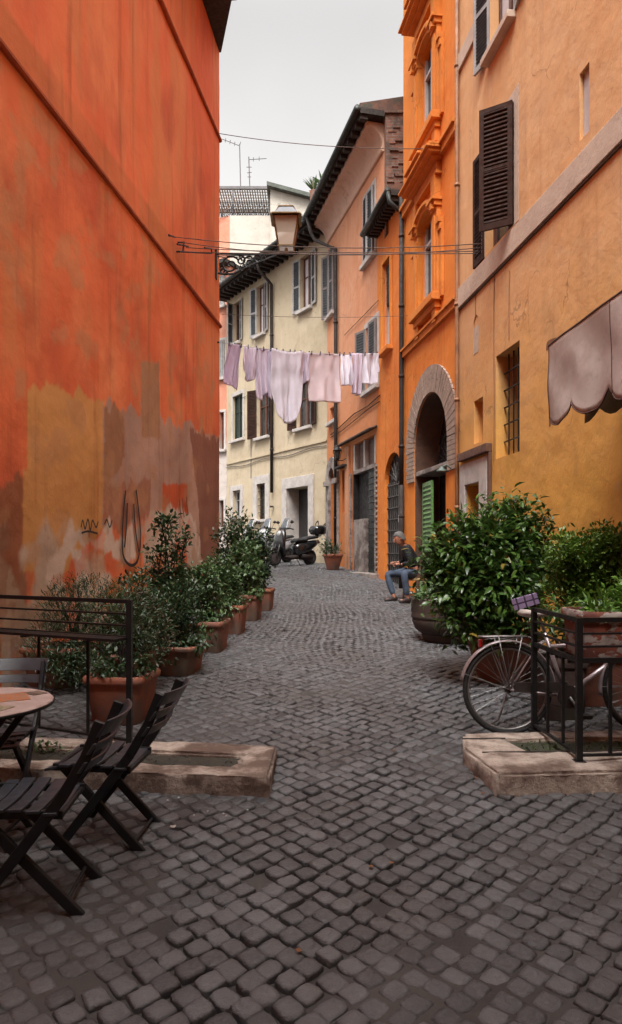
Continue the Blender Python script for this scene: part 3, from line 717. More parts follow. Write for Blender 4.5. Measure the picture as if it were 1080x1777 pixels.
# ================================================================== PEACH HOUSE
M_peach = plaster('peach_plaster', (.62,.30,.17), (.58,.25,.13), (.66,.36,.22), (.25,.12,.07), gs=.3, low=((.50,.17,.05), 2.2, 6.2))
r4 = thing('peach_house', (1.1, 19, gz(19)), 'tall peach house at the bend with coved cornice and a dark shop portal', 'building')
X4 = lambda y: 1.61 - .2417*(y-16.8)
F4 = Fac((X4(16.25), 16.25), (X4(21.4), 21.4), 'R', r4); g4 = gz(17.5)
sh = (M_whiteframe, M_greyslat)
M_greyfr = simple('greyish_shutter_frame', (.2,.17,.16), .6)
F4.window(650.5, 634, 650, 322, 440, .2, surround=M_marble, sw=.13, sill=M_marble, shut=sh, angs=(4, 4), sd=.02, slat=.07)
F4.window(655.5, 636, 655, 552, 668, .2, surround=M_marble, sw=.13, sill=M_marble, shut=(M_greyfr, M_greyslat), angs=(5, 160), sd=.02, slat=.07)
F4.window(580.5, 571, 580, 428, 540, .2, sw=.08, sill=M_marble, shut=(M_greyfr, M_greyslat), angs=(12, 150), sd=.02, slat=.08)
F4.window(585, 573, 585, 700, 727, .2, sw=.08, sill=M_marble, mull=False)
# portal
pa, pb = F4.S(652), F4.S(612); pz1 = F4.Z(652, 753); F4.rect(pa, pb, g4-.1, pz1, .2)
na, nb = F4.S(604), F4.S(594); F4.rect(na, nb, F4.Z(604, 888), F4.Z(604, 812), .25)
# stone arched doorway near the bend
qa, qb = F4.S(584), F4.S(574.5); qz = F4.Z(580, 812); g5 = gz(20.5)
F4.arch(qa, qb, g5-.1, qz-(qb-qa)/2, .35, 14)
F4.wall(0, 11.6, M_peach)
pt_ = r4
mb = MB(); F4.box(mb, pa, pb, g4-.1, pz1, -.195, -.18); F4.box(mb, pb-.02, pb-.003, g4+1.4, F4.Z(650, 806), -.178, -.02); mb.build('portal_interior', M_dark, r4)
# door leaves: left stone panel, right louvred metal door
mb = MB(); F4.box(mb, F4.S(630), pb-.02, g4, g4+1.45, -.17, -.03); mb.build('stone_panel', M_marbleDirty, r4, bevel=.01)
mb = MB(); a_, b_ = pa+.04, F4.S(632)-.02; zt_ = F4.Z(640, 812)
F4.box(mb, a_, b_, g4, zt_, -.17, -.12)
for z in np.arange(g4+.08, zt_-.05, .16): F4.box(mb, a_+.03, b_-.03, z, z+.03, -.12, -.09)
mb.build('shop_door', simple('green_black_metal', (.018,.026,.024), .5, .3), r4)
mb = MB(); zl_ = F4.Z(650, 806); F4.box(mb, pa, pb, zl_-.06, zl_+.04, -.175, -.02); mb.build('lintel', M_marbleDirty, r4)
mm = (pa+pb)/2
for (x0, x1) in ((pa+.001, pa+.16), (pb-.16, pb-.001), (mm-.05, mm+.05)): mb = MB(); F4.box(mb, x0, x1, zl_+.041, pz1, -.17, -.02); mb.build('transom_post', M_marble, r4)
mb = MB(); F4.box(mb, pa+.165, pb-.165, zl_+.041, pz1, -.17, -.13); mb.build('transom_panel', simple('transom_brown', (.13,.07,.05), .6), r4)
mb = MB()   # toothed brick jambs
k = 0; z = g4
while z < zl_-.06:
    w_ = .13 if k % 2 else .06
    F4.box(mb, pa-w_-.03, pa-.002, z, z+.055, .002, .035); F4.box(mb, pb+.002, pb+w_+.03, z, z+.055, .002, .035); z += .062; k += 1
mb.build('toothed_jamb', M_marbleDirty, r4)
mb = MB(); F4.box(mb, pb+.2, pb+.55, g4-.2, F4.Z(606, 775), .002, .06); mb.build('pilaster', plaster('pale_orange_pilaster', (.5,.25,.14), (.45,.2,.1), (.5,.32,.22)), r4)
mb = MB(); F4.box(mb, pa-.25, pb+.25, g4-.25, g4+.06, -.5, .25); mb.build('doorstep', M_marbleDirty, r4, bevel=.015)
# corrugated little canopy
mb = MB(); za_ = F4.Z(655, 745); s0_, s1_ = F4.S(655.5), F4.S(592); n_ = 40
for i in range(n_):
    a0 = s0_+(s1_-s0_)*i/n_; a1 = s0_+(s1_-s0_)*(i+1)/n_; m_ = (a0+a1)/2
    mb.tube([F4.p(m_, za_+.08, 0), F4.p(m_, za_, .22)], (a1-a0)*.40, 6)
mb.build('canopy', simple('rusty_corrugated', (.10,.07,.055), .7, .3, .4, 9), r4, True)
mb = MB(); F4.box(mb, na-.1, nb+.25, F4.Z(604, 809), F4.Z(604, 809)+.05, .002, .18); mb.build('shelf_canopy', M_wood, r4)
# stone arch surround at the bend
mb = MB(); cc = (qa+qb)/2; rr = (qb-qa)/2; zz = qz-rr
for i in range(12):
    t0, t1 = math.pi*(i+.02)/12, math.pi*(i+.98)/12
    mb.prism([F4.p(cc+r*math.cos(t), zz+r*math.sin(t), .003) for r, t in ((rr+.003,t0),(rr+.33,t0),(rr+.33,t1),(rr+.003,t1))], F4.n.to_3d()*.08)
for sg in (-1, 1):
    e, f = cc+sg*(rr+.003), cc+sg*(rr+.33); F4.box(mb, min(e,f), min(F4.L, max(e,f)), g5-.1, zz-.002, .003, .08)
    F4.box(mb, min(e,f)-.04, min(F4.L, max(e,f)+.04), zz-.2, zz-.05, .082, .15)
mb.build('stone_arch', M_marbleDirty, r4)
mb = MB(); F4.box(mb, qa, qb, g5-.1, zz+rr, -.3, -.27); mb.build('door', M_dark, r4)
mb = MB()
for i in range(1, 9):
    t = math.pi*i/9; mb.tube([F4.p(cc, zz, -.1), F4.p(cc+rr*math.cos(t), zz+rr*math.sin(t), -.1)], .014, 5)
F4.box(mb, qa, qb, zz-.06, zz, -.14, -.06); mb.build('fanlight_grille', M_iron, r4)
# coved cornice: swept profile
def sweep(F_, prof, s0, s1, mat, name, root, smooth=True):
    mb = MB(); n = len(prof); vs = [F_.p(s0, z, d) for d, z in prof] + [F_.p(s1, z, d) for d, z in prof]
    mb.add(vs, [(q, q+1, n+q+1, n+q) for q in range(n-1)] + [tuple(range(n)), tuple(range(n, 2*n))[::-1]]); return mb.build(name, mat, root)
zc = 11.02; M_pcorn = plaster('cornice_cream', (.64,.45,.36), (.60,.40,.29), (.52,.33,.23), gs=.3)
cove = [(0,zc-.10),(.05,zc-.10),(.07,zc-.07),(.07,zc),(.04,zc+.01)] + [(.04+.36*(1-math.cos(t)), zc+.01+.42*math.sin(t)) for t in np.linspace(0, 1.5, 9)] + [(.44,zc+.44),(.44,zc+.55),(.0,zc+.55)]
sweep(F4, cove, F4.S(667), F4.L, M_pcorn, 'cornice', r4)
mb = MB(); ze4 = 11.6; F4.box(mb, -.15, F4.L+.1, ze4-.0, ze4+.13, -5, .66)
for i in range(16): F4.box(mb, -.1+i*.33, .02+i*.33, ze4-.1, ze4-.002, .46, .64)
mb.build('eaves', M_wood, r4)
mb = MB(); mb.tube([F4.p(-.15, ze4+.10, .72), F4.p(F4.L+.15, ze4+.06, .72)], .085, 10)
mb.build('gutter', M_gutter, r4, True)
mb = MB(); mb.prism([F4.p(-.15, ze4+.132, .67), F4.p(-.15, ze4+.22, .67), F4.p(-.15, ze4+.95, -1.8), F4.p(-.15, ze4+.132, -5)], F4.u.to_3d()*(F4.L+.25)); mb.build('roof', M_tile, r4)
mb = MB(); dp = F4.S(588); dp2 = F4.S(588)
mb.tube([F4.p(dp+1.0, ze4+.03, .72), F4.p(dp+.95, ze4-.5, .6), F4.p(dp+.85, ze4-.75, .5), F4.p(dp, ze4-1.35, .09), F4.p(dp, 6, .09), F4.p(dp, gz(19.5)+.1, .09)], .055, 10)
for z in np.arange(2.4, 10, 1.9): mb.tube([F4.p(dp, z, .09), F4.p(dp, z+.06, .09)], .068, 10)
mb.build('downpipe', M_pipe, r4, True)
# rough brick party wall seen above the low orange house
M_brick = None
def brickmat():
    m, nt, b = base_mat('old_brick')
    tcn = nt.nodes.new('ShaderNodeTexCoord'); mp = nt.nodes.new('ShaderNodeMapping'); mp.inputs['Rotation'].default_value = (R(90), 0, 0)
    nt.links.new(tcn.outputs['Object'], mp.inputs[0]); br = nt.nodes.new('ShaderNodeTexBrick')
    br.inputs['Scale'].default_value = 1; br.inputs['Brick Width'].default_value = .26; br.inputs['Row Height'].default_value = .07; br.inputs['Mortar Size'].default_value = .012
    br.inputs['Color1'].default_value = (.24,.10,.06,1); br.inputs['Color2'].default_value = (.14,.07,.05,1); br.inputs['Mortar'].default_value = (.2,.15,.12,1)
    nt.links.new(mp.outputs[0], br.inputs['Vector'])
    nt.links.new(mixc(nt, ramp(nt, nz(nt, 4, 7, rough=.7), .42, .66), br.outputs['Color'], (.07,.05,.04)), b.inputs['Base Color']); b.inputs['Roughness'].default_value = .9
    n1 = bump(nt, b, br.outputs['Fac'], -.6, .02); bump(nt, b, nz(nt, 20, 6), .6, .02, n1); return m
M_brick = brickmat()
mb = MB(); x0, y0 = X4(16.25), 16.22
mb.obb((x0-.02, y0, 8.8), (1.2,0,0), (0,-.3,0), (0,0,2.75)); 
for i in range(60): 
    xx = x0+random.uniform(0,1.1); zz = 8.9+random.uniform(0, 2.55); mb.obb((xx, y0-.3, zz), (random.uniform(.12,.24),0,0), (0,-random.uniform(.01,.05),0), (0,0,.055))
mb.obb((x0-.05, y0-.35, 11.552), (1.3,0,0), (0,.45,0), (0,0,.05))
mb.build('brick_party_wall', M_brick, r4)
# wall lantern by the portal
wl_ = thing('wall_lantern', tuple(F4.p(F4.S(604), F4.Z(604, 795), .3)), 'small black wall lantern on a bracket beside the shop portal', 'lantern')
q = F4.p(F4.S(604), F4.Z(604, 787), .3); mb = MB()
mb.tube([F4.p(F4.S(604), q.z-.1, .0), F4.p(F4.S(604), q.z-.2, .15), q-V(0,0,.2)], .012, 6); mb.build('bracket', M_iron, wl_)
mb = MB(); mb.lathe([(.02,-.2), (.06,-.17), (.07,-.15)], q, 6); mb.lathe([(.13,.06),(.14,.08),(.05,.17),(.02,.18),(.015,.23)], q, 6)
for k in range(6):
    t = 2*math.pi*k/6; mb.tube([q+V(.065*math.cos(t), .065*math.sin(t), -.15), q+V(.115*math.cos(t), .115*math.sin(t), .06)], .008, 4)
mb.build('frame', M_iron, wl_)
mb = MB(); mb.lathe([(.058,-.148),(.106,.058)], q, 6); mb.build('glass', simple('smoky_glass', (.05,.05,.045), .2), wl_)

# ================================================================== CREAM HOUSE
M_cream = plaster('cream_plaster', (.46,.38,.265), (.49,.41,.29), (.40,.32,.21), (.3,.22,.12), gs=.25, fine=.2)
r5 = thing('cream_house', (-1.5, 24.4, gz(24)), 'pale cream house closing the view with grey-shuttered upper windows', 'building')
F5 = Fac((.5, 21.42), (-3.34, 27.42), 'R', r5); g6 = gz(23)
gs_ = (M_whiteframe, M_greyslat)
F5.window(540, 521.5, 540, 436, 531, .2, surround=None, sill=M_marble, sw=.08, shut=gs_, angs=(168, 168), curtain=True, wmul=1.15)
F5.window(459.5, 446, 459, 490, 577, .2, surround=None, sill=M_marble, sw=.08, shut=gs_, angs=(165, 160), curtain=True, wmul=1.15)
F5.window(416, 405.5, 416, 521, 592, .2, surround=None, sill=M_marble, sw=.08, shut=gs_, angs=(165, 72), wmul=1.15)
F5.window(540, 515, 540, 655, 738, .2, sill=M_marble, sw=.06, shut=(M_brownshut, M_brownslat), angs=(165, 165), wmul=.95)
F5.window(467, 446, 467, 668, 755, .2, sill=M_marble, sw=.06, shut=(M_brownshut, M_brownslat), angs=(160, 155), wmul=.95)
F5.window(422, 405, 422, 682, 760, .14, surround=M_marble, sw=.14, sill=M_marble, frame=M_greenshut, glass=M_greenshut)
F5.window(461, 446.5, 461, 838, 901, .2, surround=M_marble, sw=.3, sill=M_marble, bars=-.05, mull=False)
F5.window(418, 405, 418, 850, 896, .2, surround=M_marble, sw=.2, sill=M_marble, frame=M_whiteframe)
da, db_ = F5.S(537), F5.S(499); dz = F5.Z(537, 843); F5.rect(da, db_, g6-.2, dz, .8)
F5.wall(.2, 11.45, M_cream, thick=4)
mb = MB(); F5.box(mb, db_-.02, db_-.003, g6-.2, dz-.01, -.79, -.01); mb.build('door_lining', M_marble, r5)
mb = MB(); sw_ = .3
F5.box(mb, da-sw_, da, g6-.2, dz, .002, .06); F5.box(mb, db_, db_+sw_, g6-.2, dz, .002, .06); F5.box(mb, da-sw_, db_+sw_, dz, dz+.36, .002, .06)
dd_ = mb.build('doorway', M_marble, r5, bevel=.01)
mb = MB(); F5.box(mb, da+.02, (da+db_)/2+.1, g6-.2, dz-.02, -.78, -.72); F5.box(mb, (da+db_)/2+.12, db_-.02, g6-.2, dz-.02, -.5, -.45)
for k in range(3):
    for (x0, x1) in ((da+.15, (da+db_)/2-.05),): F5.box(mb, x0, x1, g6+.2+k*.8, g6+.85+k*.8, -.72, -.70)
mb.build('door', simple('dark_door', (.022,.02,.018), .5), dd_)
mb = MB(); zb5 = F5.Z(563, 765); F5.box(mb, 0, F5.L, zb5-.03, zb5+.03, .002, .04); mb.build('string_course', M_cream, r5)
mb = MB(); mb.tube([F5.p(s_, F5.Z(563, 768)-.12+.04*math.sin(s_*2), .03) for s_ in np.linspace(0, F5.L, 30)], .014, 5)
mb.tube([F5.p(s_, F5.Z(563, 632)+.03*math.sin(s_*3), .03) for s_ in np.linspace(0, F5.L*.8, 30)], .010, 5)
s_ = F5.S(437); mb.tube([F5.p(s_, z, .03) for z in (F5.Z(437, 830), F5.Z(437, 760))], .012, 5)
mb.build('wall_cable', M_pipegrey, r5)
mb = MB(); s_ = F5.S(475.5); mb.tube([F5.p(s_, 11.5, .68), F5.p(s_, 11.2, .6), F5.p(s_, 10.8, .1), F5.p(s_, 8, .09), F5.p(s_, F5.Z(475, 855), .09)], .055, 10)
for z in np.arange(3, 11, 2): mb.tube([F5.p(s_, z, .09), F5.p(s_, z+.06, .09)], .068, 10)
mb.build('downpipe', M_pipe, r5, True)
mb = MB(); F5.box(mb, -.0, F5.L+.3, 11.45, 11.57, -4.2, .62)
for i in range(22): F5.box(mb, .1+i*.32, .2+i*.32, 11.34, 11.448, .0, .58)
mb.build('eaves', M_wood, r5)
mb = MB(); mb.tube([F5.p(0, 11.6, .7), F5.p(F5.L+.35, 11.56, .7)], .08, 10); mb.build('gutter', M_gutter, r5, True)
mb = MB(); mb.prism([F5.p(0, 11.572, .62), F5.p(0, 11.65, .62), F5.p(0, 12.45, -2), F5.p(0, 11.572, -4.2)], F5.u.to_3d()*(F5.L+.3))
for i in range(26):   # pan tiles along the edge
    s_ = .12+i*.27; mb.tube([F5.p(s_, 11.67, .66), F5.p(s_, 12.47, -1.95)], .07, 6)
mb.build('roof', M_tile, r5)
spray(F5, [[(549,907),(553,905),(552,917),(548,913),(549,907)], [(557,912),(558,928),(553,930)], [(561,912),(563,930)], [(558,916),(566,908),(562,920),(568,928)]], .022, M_spray, r5, d=.004)

# ================================================================== PINK HOUSE beyond the cream one
M_pink = plaster('salmon_plaster', (.60,.25,.16), (.55,.22,.14), (.62,.33,.24), gs=.3, low=((.5,.44,.40), 4.2, 5.0))
r6 = thing('salmon_house', (-4.2, 28.6, gz(28)), 'sliver of a salmon-pink house between the red wall and the cream house', 'building')
F6 = Fac((-3.3, 27.9), (-5.6, 29.3), 'R', r6)
F6.window(390.5, 383, 390, 478, 530, .2, sill=M_marble, shut=gs_, angs=(4,4), sw=.06)
F6.window(390.5, 383, 390, 590, 655, .2, sill=M_marble, shut=gs_, angs=(4,4), sw=.1, surround=M_marble)
F6.window(389.5, 382, 389, 715, 780, .2, sill=M_marble, sw=.1, surround=M_marble)
F6.window(389, 381, 389, 868, 915, .2, sill=M_marble, sw=.1, surround=M_marble)
F6.wall(.5, 13.0, M_pink, thick=4)
mb = MB(); F6.box(mb, -.1, F6.L, 13.0, 13.15, -4.2, .4); mb.build('eaves', M_wood, r6)

# ================================================================== WHITE TERRACE HOUSE behind the roofs
YT = 33.0; r7 = thing('terrace_house', (-3, YT, 2), 'whitewashed roof-terrace house with a lattice pergola behind the cream roof', 'building')
M_wash = plaster('whitewash', (.50,.46,.40), (.46,.42,.36), (.4,.36,.31), (.3,.26,.2), gs=.25, fine=.1)
P = lambda px, py, Y=YT: at(px, py, Y)
mb = MB(); a = P(399, 374); b = P(470, 378); mb.box(a.x, b.x, YT, YT+5, 9, a.z)
a2 = P(470, 333); b2 = P(590, 345); mb.prism([V(a2.x, YT-.3, 9), V(b2.x, YT-.3, 9), V(b2.x, YT-.3, b2.z-.6), V(a2.x, YT-.3, a2.z)], (0, 5, 0)); mb.build('wall', M_wash, r7)
a = P(370, 398); b = P(399, 374); mb = MB(); mb.prism([V(a.x-1, YT+.7, 9), V(b.x-.003, YT-.0, 9), V(b.x-.003, YT-.0, b.z), V(a.x-1, YT+.7, b.z)], (0, 5, 0)); mb.build('side_wall', M_pink, r7)
mb = MB(); mb.prism([V(a2.x-.15, YT-.6, a2.z+.02), V(b2.x, YT-.6, b2.z-.58), V(b2.x, YT-.6, b2.z-.4), V(a2.x-.15, YT-.6, a2.z+.2)], (0, 5.6, 0)); mb.build('roof', simple('mossy_roof_edge', (.10,.11,.09), .8, 0, .4, 5), r7)
# pergola: posts, beams and diagonal lattice
mb = MB(); zt = P(400, 326).z; zb = P(400, 378).z; xl, xr = P(372, 330).x, P(468, 330).x
for x in (xl, P(402, 0).x, xr-.05): mb.box(x, x+.09, YT+.1, YT+.19, zb, zt)
for x in (xl, P(402, 0).x, xr-.05): mb.box(x, x+.09, YT+2.4, YT+2.49, zb, zt)
for y in (YT+.1, YT+2.4): mb.box(xl-.2, xr+.1, y-.02, y+.11, zt+.002, zt+.13)
pg = mb.build('pergola', M_pipegrey, r7)
mb = MB(); W_ = xr-xl; n = 22
for i in range(n+1):
    x = xl+W_*i/n; mb.bar((x, YT+.1, zt-.02), (x, YT+2.4, zt-.02), .05, .03)
    if i < n:
        mb.bar((x, YT+2.45, zt-1.0), (min(xr, x+.9), YT+2.45, zt-.05), .03, .03, (0,1,0)); mb.bar((min(xr, x+.9), YT+2.45, zt-1.0), (x, YT+2.45, zt-.05), .03, .03, (0,1,0))
for j in range(9): y = YT+.15+j*.28; mb.bar((xl, y, zt+.02), (xr, y, zt+.02), .04, .03)
for j in range(12): x = P(446, 0).x+j*.0; 
for i in range(10):
    y = YT+.1+i*.26; mb.bar((xr, y, zb), (xr, min(YT+2.4, y+.9), zt), .03, .03, (1,0,0)); mb.bar((xr, min(YT+2.4, y+.9), zb), (xr, y, zt), .03, .03, (1,0,0))
mb.build('lattice', simple('weathered_lattice', (.2,.17,.13), .8), pg)
mb = MB()   # wavy iron balustrade
for i in range(34):
    x = xl+W_*i/34; mb.tube([V(x+.04*math.sin(k*1.3), YT+.02, zb+.05+k*.08) for k in range(9)], .014, 4)
mb.tube([V(xl-.3, YT+.02, zb+.75), V(xr, YT+.02, zb+.75)], .02, 5)
mb.build('balustrade', M_iron, r7)
mb = MB(); c = P(526, 388, 29.0); mb.lathe([(.28,-1.2),(.28,-.1),(.38,-.08),(.38,0),(.26,.02),(.26,.1),(.4,.12),(.4,.2),(.3,.35),(.12,.42)], c, 12, sq=3); mb.build('chimney', stone('chimney_grey', (.26,.24,.21), (.16,.15,.13), 5), r7)
# things on the roofs behind
def antenna(pb, pt, arms, label):
    r_ = thing('roof_antenna', tuple(P(*pb, YT+.15)), label, 'antenna', 'television antennas on the terrace roof')
    mb = MB(); mb.tube([P(*pb, YT+.15), P(*pt, YT+.15)], .025, 6); mb.build('mast', M_pipegrey, r_)
    mb = MB()
    for (a, b) in arms: mb.tube([P(*a, YT+.15), P(*b, YT+.15)], .016, 5)
    mb.build('antenna_arm', M_pipegrey, r_)
antenna((418, 330), (416, 250), [((385,241),(416,253)), ((416,253),(418,246)), ((392,240),(391,247)), ((400,243),(399,250)), ((408,246),(407,253))], 'taller thin television antenna with a slanting arm, left of the pair')
antenna((434, 332), (432, 272), [((432,277),(463,275)), ((428,290),(437,290)), ((429,300),(437,299)), ((440,273),(440,280)), ((450,272),(450,279)), ((430,307),(436,307))], 'shorter television antenna with a level arm pointing right, right of the pair')

# ================================================================== unseen house added behind the viewer to shade the near paving
r8 = thing('added_shade_house', (0, -5, 0), 'plain ochre house added unseen behind the viewer to shade the near paving', 'building')
F8 = Fac((9, -3.4), (-9, -3.7), 'L', r8)
F8.n = V(0, 1)
for s_ in (2, 5, 8, 11, 14):
    for z_ in (4.6, 8.4): F8.rect(s_, s_+1, z_, z_+1.9, .25)
F8.arch(8.2, 10.2, 0, 2.4, .5)
F8.wall(-.3, 15, M_ochre, thick=4)
mb = MB(); mb.box(-9.3, 9.3, -8.3, -3.0, 15, 15.2); mb.build('eaves', M_wood, r8)

# ================================================================== STREET
def gzn(Y): return np.interp(Y, [-40,3,5.1,8,13,17,20,22,28,60,400], [0,0,.12,.27,.54,.84,1.03,1.10,1.32,2.0,2.0])
def street():
    # joints / packed dirt: a sheet whose level wanders, drowning some of the setts
    m, nt, b = base_mat('packed_joint_dirt')
    c = mixc(nt, ramp(nt, nz(nt, 1.2, 6), .35, .65), (.028,.025,.025), (.058,.052,.048))
    c = mixc(nt, ramp(nt, nz(nt, 60, 5, rough=.7), .5, .7), c, (.055,.048,.043))
    nt.links.new(c, b.inputs['Base Color']); b.inputs['Roughness'].default_value = .8
    bump(nt, b, nz(nt, 90, 5, rough=.7), .5, .006)
    xs = np.concatenate([[-60,-30,-14], np.arange(-8, 7.01, .14), [14,30,60]]); ys = np.concatenate([[-30,-12,-4], np.arange(.4, 32, .14), [40,60,120,400]])
    X, Y = np.meshgrid(xs, ys); Z = gzn(Y) + lev(X, Y)
    ns, n2 = len(xs), len(ys); I, J = np.meshgrid(np.arange(ns-1), np.arange(n2-1)); a = (J*ns+I).ravel()
    g = from_arrays('street_bed', np.stack([X,Y,Z], -1).reshape(-1,3), np.stack([a,a+1,a+ns+1,a+ns],1), m, None, True)
    g['kind'] = 'structure'; g['label'] = 'packed dirt between the paving setts'
    # setts: domed basalt cubes laid on the diagonal in slightly wandering rows
    def grid(pitch, x0, x1, y0, y1):
        n = int(60/pitch); u, v = np.meshgrid(np.arange(-n, n), np.arange(-n, n)); u = u.ravel()*pitch; v = v.ravel()*pitch
        v = v + np.floor(u/pitch)*0 + (rng.random(u.shape)-.5)*pitch*.22; u = u + (rng.random(u.shape)-.5)*pitch*.22
        x = (u-v)*.7071; y = (u+v)*.7071 + 12
        k = (x > x0-1) & (x < x1+1) & (y > y0-1) & (y < y1+1); return x[k], y[k]
    x, y = grid(.099, -8, 6, .5, 30)
    # gentle domain warp: rows bow across the street
    far = np.clip((y-4)/5, .25, 1); wx = x + ((fbm(x, y, .35, 2)-.5)*.8 + .05*np.sin(y*1.3+x*.8))*far; wy = y + ((fbm(x+50, y, .30, 2)-.5)*.9 + .12*np.sin(x*1.7))*far
    xl = -3.6+.1208*wy; xr = 3.97-.127*wy
    ok = (wy > .9) & (wx < xr+.05) & ((wx > xl-.05) | ((wy > 14.3) & (wx > -5.5)))
    ok &= (wx < 1.7-.2417*(wy-16.8)+.1) | (wy < 16.8); ok &= (wy < 21.5) | (wx < .5-.64*(wy-21.4)+.1); ok &= wy < 28.5
    ok &= np.abs(wx) < wy*.50+2.0                      # what the street camera could see, with a margin
    # lightly drop a few missing stones
    ok &= rng.random(wx.shape) > .006
    x, y = wx[ok], wy[ok]; N = len(x)
    e = .03; 
    ang = math.pi/4 + (fbm(x, y, .5, 2)-.5)*.3 + (rng.random(N)-.5)*.16
    r = .0495*(.90 + .08*rng.random(N)); asp = 1 + (rng.random(N)-.5)*.22
    h = .001 + .009*rng.random(N); tx = (rng.random(N)-.5)*.10; ty = (rng.random(N)-.5)*.10
    K = 12; th = (np.arange(K)+.5)*2*math.pi/K
    rings = [(1.0, -.022), (.985, .10), (.91, .80), (.62, .98)]
    V_ = []; jit = 1 + (rng.random((N, K))-.5)*.16
    for ri, (rr, hh) in enumerate(rings):
        sq = 6.5; mm = (np.abs(np.cos(th))**sq + np.abs(np.sin(th))**sq)**(-1/sq)
        a = np.cos(th)*mm*rr; b = np.sin(th)*mm*rr
        la = a[None]*r[:, None]*asp[:, None]*jit; lb = b[None]*r[:, None]/asp[:, None]*jit
        px = x[:, None] + la*np.cos(ang)[:, None] - lb*np.sin(ang)[:, None]; py = y[:, None] + la*np.sin(ang)[:, None] + lb*np.cos(ang)[:, None]
        hz = (hh*(h+.007)[:, None] if hh > 0 else hh) + la*tx[:, None] + lb*ty[:, None]
        V_.append(np.stack([px, py, gzn(y)[:, None] + (py-y[:, None])*.05 + hz], -1))
    top = np.stack([x, y, gzn(y) + (h+.007)], -1)[:, None]
    allv = np.concatenate(V_ + [top], 1); n1 = K*len(rings)+1
    base = (np.arange(N)*n1)[:, None, None]
    q = []
    for ri in range(len(rings)-1):
        for k in range(K): l = (k+1) % K; q.append((ri*K+k, ri*K+l, (ri+1)*K+l, (ri+1)*K+k))
    lr = (len(rings)-1)*K
    for k in range(0, K, 2): q.append((lr+k, lr+(k+1) % K, lr+(k+2) % K, n1-1))
    faces = (base + np.array(q)[None]).reshape(-1, 4)
    rn = rng.random(N); tint_ = np.repeat(rn, n1)
    edge = np.tile(np.array([0.]*K*2 + [.6]*K + [1.]*K + [1.]), N)
    m, nt, b = base_mat('basalt_sett')
    at_ = nt.nodes.new('ShaderNodeAttribute'); at_.attribute_name = 'tint'
    c = mixc(nt, at_.outputs['Fac'], (.048,.050,.055), (.122,.125,.132))
    c = mixc(nt, ramp(nt, nz(nt, 1.0, 5), .42, .62, 0, .6), c, (.066,.060,.057))
    c = mixc(nt, ramp(nt, nz(nt, 55, 6, rough=.75), .45, .75, 0, .6), c, (.14,.137,.135))
    e_ = nt.nodes.new('ShaderNodeAttribute'); e_.attribute_name = 'wear'
    c = mixc(nt, ramp(nt, e_.outputs['Fac'], 0, 1, .55, 0), c, (.012,.010,.010))   # dirt packed round the rim
    nt.links.new(c, b.inputs['Base Color'])
    nt.links.new(ramp(nt, nz(nt, 12, 5), .35, .7, .33, .6), b.inputs['Roughness']); b.inputs['Specular IOR Level'].default_value = .6
    n1_ = bump(nt, b, nz(nt, 24, 7, rough=.7), .8, .016); bump(nt, b, nz(nt, 160, 4, rough=.7), .35, .003, n1_)
    o = from_arrays('cobbled_street', allv.reshape(-1, 3), faces, m, None, True, {'tint': tint_, 'wear': edge})
    o['kind'] = 'structure'; o['label'] = 'dark basalt setts laid diagonally along the alley'
def lev(X, Y): return np.clip((fbm(X, Y, 1.3, 3)-.54)*.075 + (fbm(X+9, Y, 6, 2)-.5)*.012, -.018, .009) - .002
street()

# ================================================================== leaves
def frame_from(d):
    d = d/np.linalg.norm(d, axis=1, keepdims=True)
    up = np.tile([0,0,1.], (len(d),1)); up[np.abs(d[:,2]) > .95] = [1,0,0]
    s = np.cross(d, up); s /= np.linalg.norm(s, axis=1, keepdims=True); n = np.cross(s, d); return d, s, n
def leaves(name, pos, dirs, size, mat, parent, ratio=.38, droop=.25, tint=None):
    d, s, n = frame_from(dirs); N = len(pos); roll = (rng.random(N)-.5)*1.6
    s2 = s*np.cos(roll)[:,None] + n*np.sin(roll)[:,None]; n2 = np.cross(s2, d); sz = size[:,None]
    b = pos; M = pos + d*sz*.5 - n2*sz*.03; T = pos + d*sz - n2*sz*droop*(.5+rng.random((N,1)))
    w = ratio*sz*.5
    l1 = pos + d*sz*.28 + s2*w*.9 + n2*sz*.05; r1 = pos + d*sz*.28 - s2*w*.9 + n2*sz*.05
    l2 = pos + d*sz*.66 + s2*w*.85 + n2*sz*.02 - n2*sz*droop*.3; r2 = pos + d*sz*.66 - s2*w*.85 + n2*sz*.02 - n2*sz*droop*.3
    v = np.stack([b, l1, M, r1, l2, r2, T], 1).reshape(-1, 3)
    f = np.array([(0,2,1,1), ]) 
    tri = np.array([(0,2,1), (0,3,2), (1,2,4), (2,6,4), (3,5,2), (2,5,6)])
    faces = ((np.arange(N)*7)[:,None,None] + tri[None]).reshape(-1, 3)
    t = rng.random(N) if tint is None else tint
    return from_arrays(name, v, faces, mat, parent, True, {'tint': np.repeat(t, 7)})
def rdir(N, up=.3):
    d = rng.normal(size=(N,3)); d /= np.linalg.norm(d, axis=1, keepdims=True); d[:,2] += up; return d
def clump_pts(clumps, N, shell=.55):
    """leaf positions near the skin of ellipsoid clumps (x,y,z,rx,ry,rz); returns positions, outward directions and clump index"""
    C = np.array([c if len(c) == 6 else (*c[:3], c[3], c[3], c[3]) for c in clumps], float); vol = (C[:,3]*C[:,4]*C[:,5])**.7; vol /= vol.sum()
    k = rng.choice(len(C), N, p=vol); d = rng.normal(size=(N,3)); d /= np.linalg.norm(d, axis=1, keepdims=True)
    r = (shell + (1.08-shell)*rng.random(N)**.6)[:,None]
    return C[k,:3] + d*r*C[k,3:], d, k
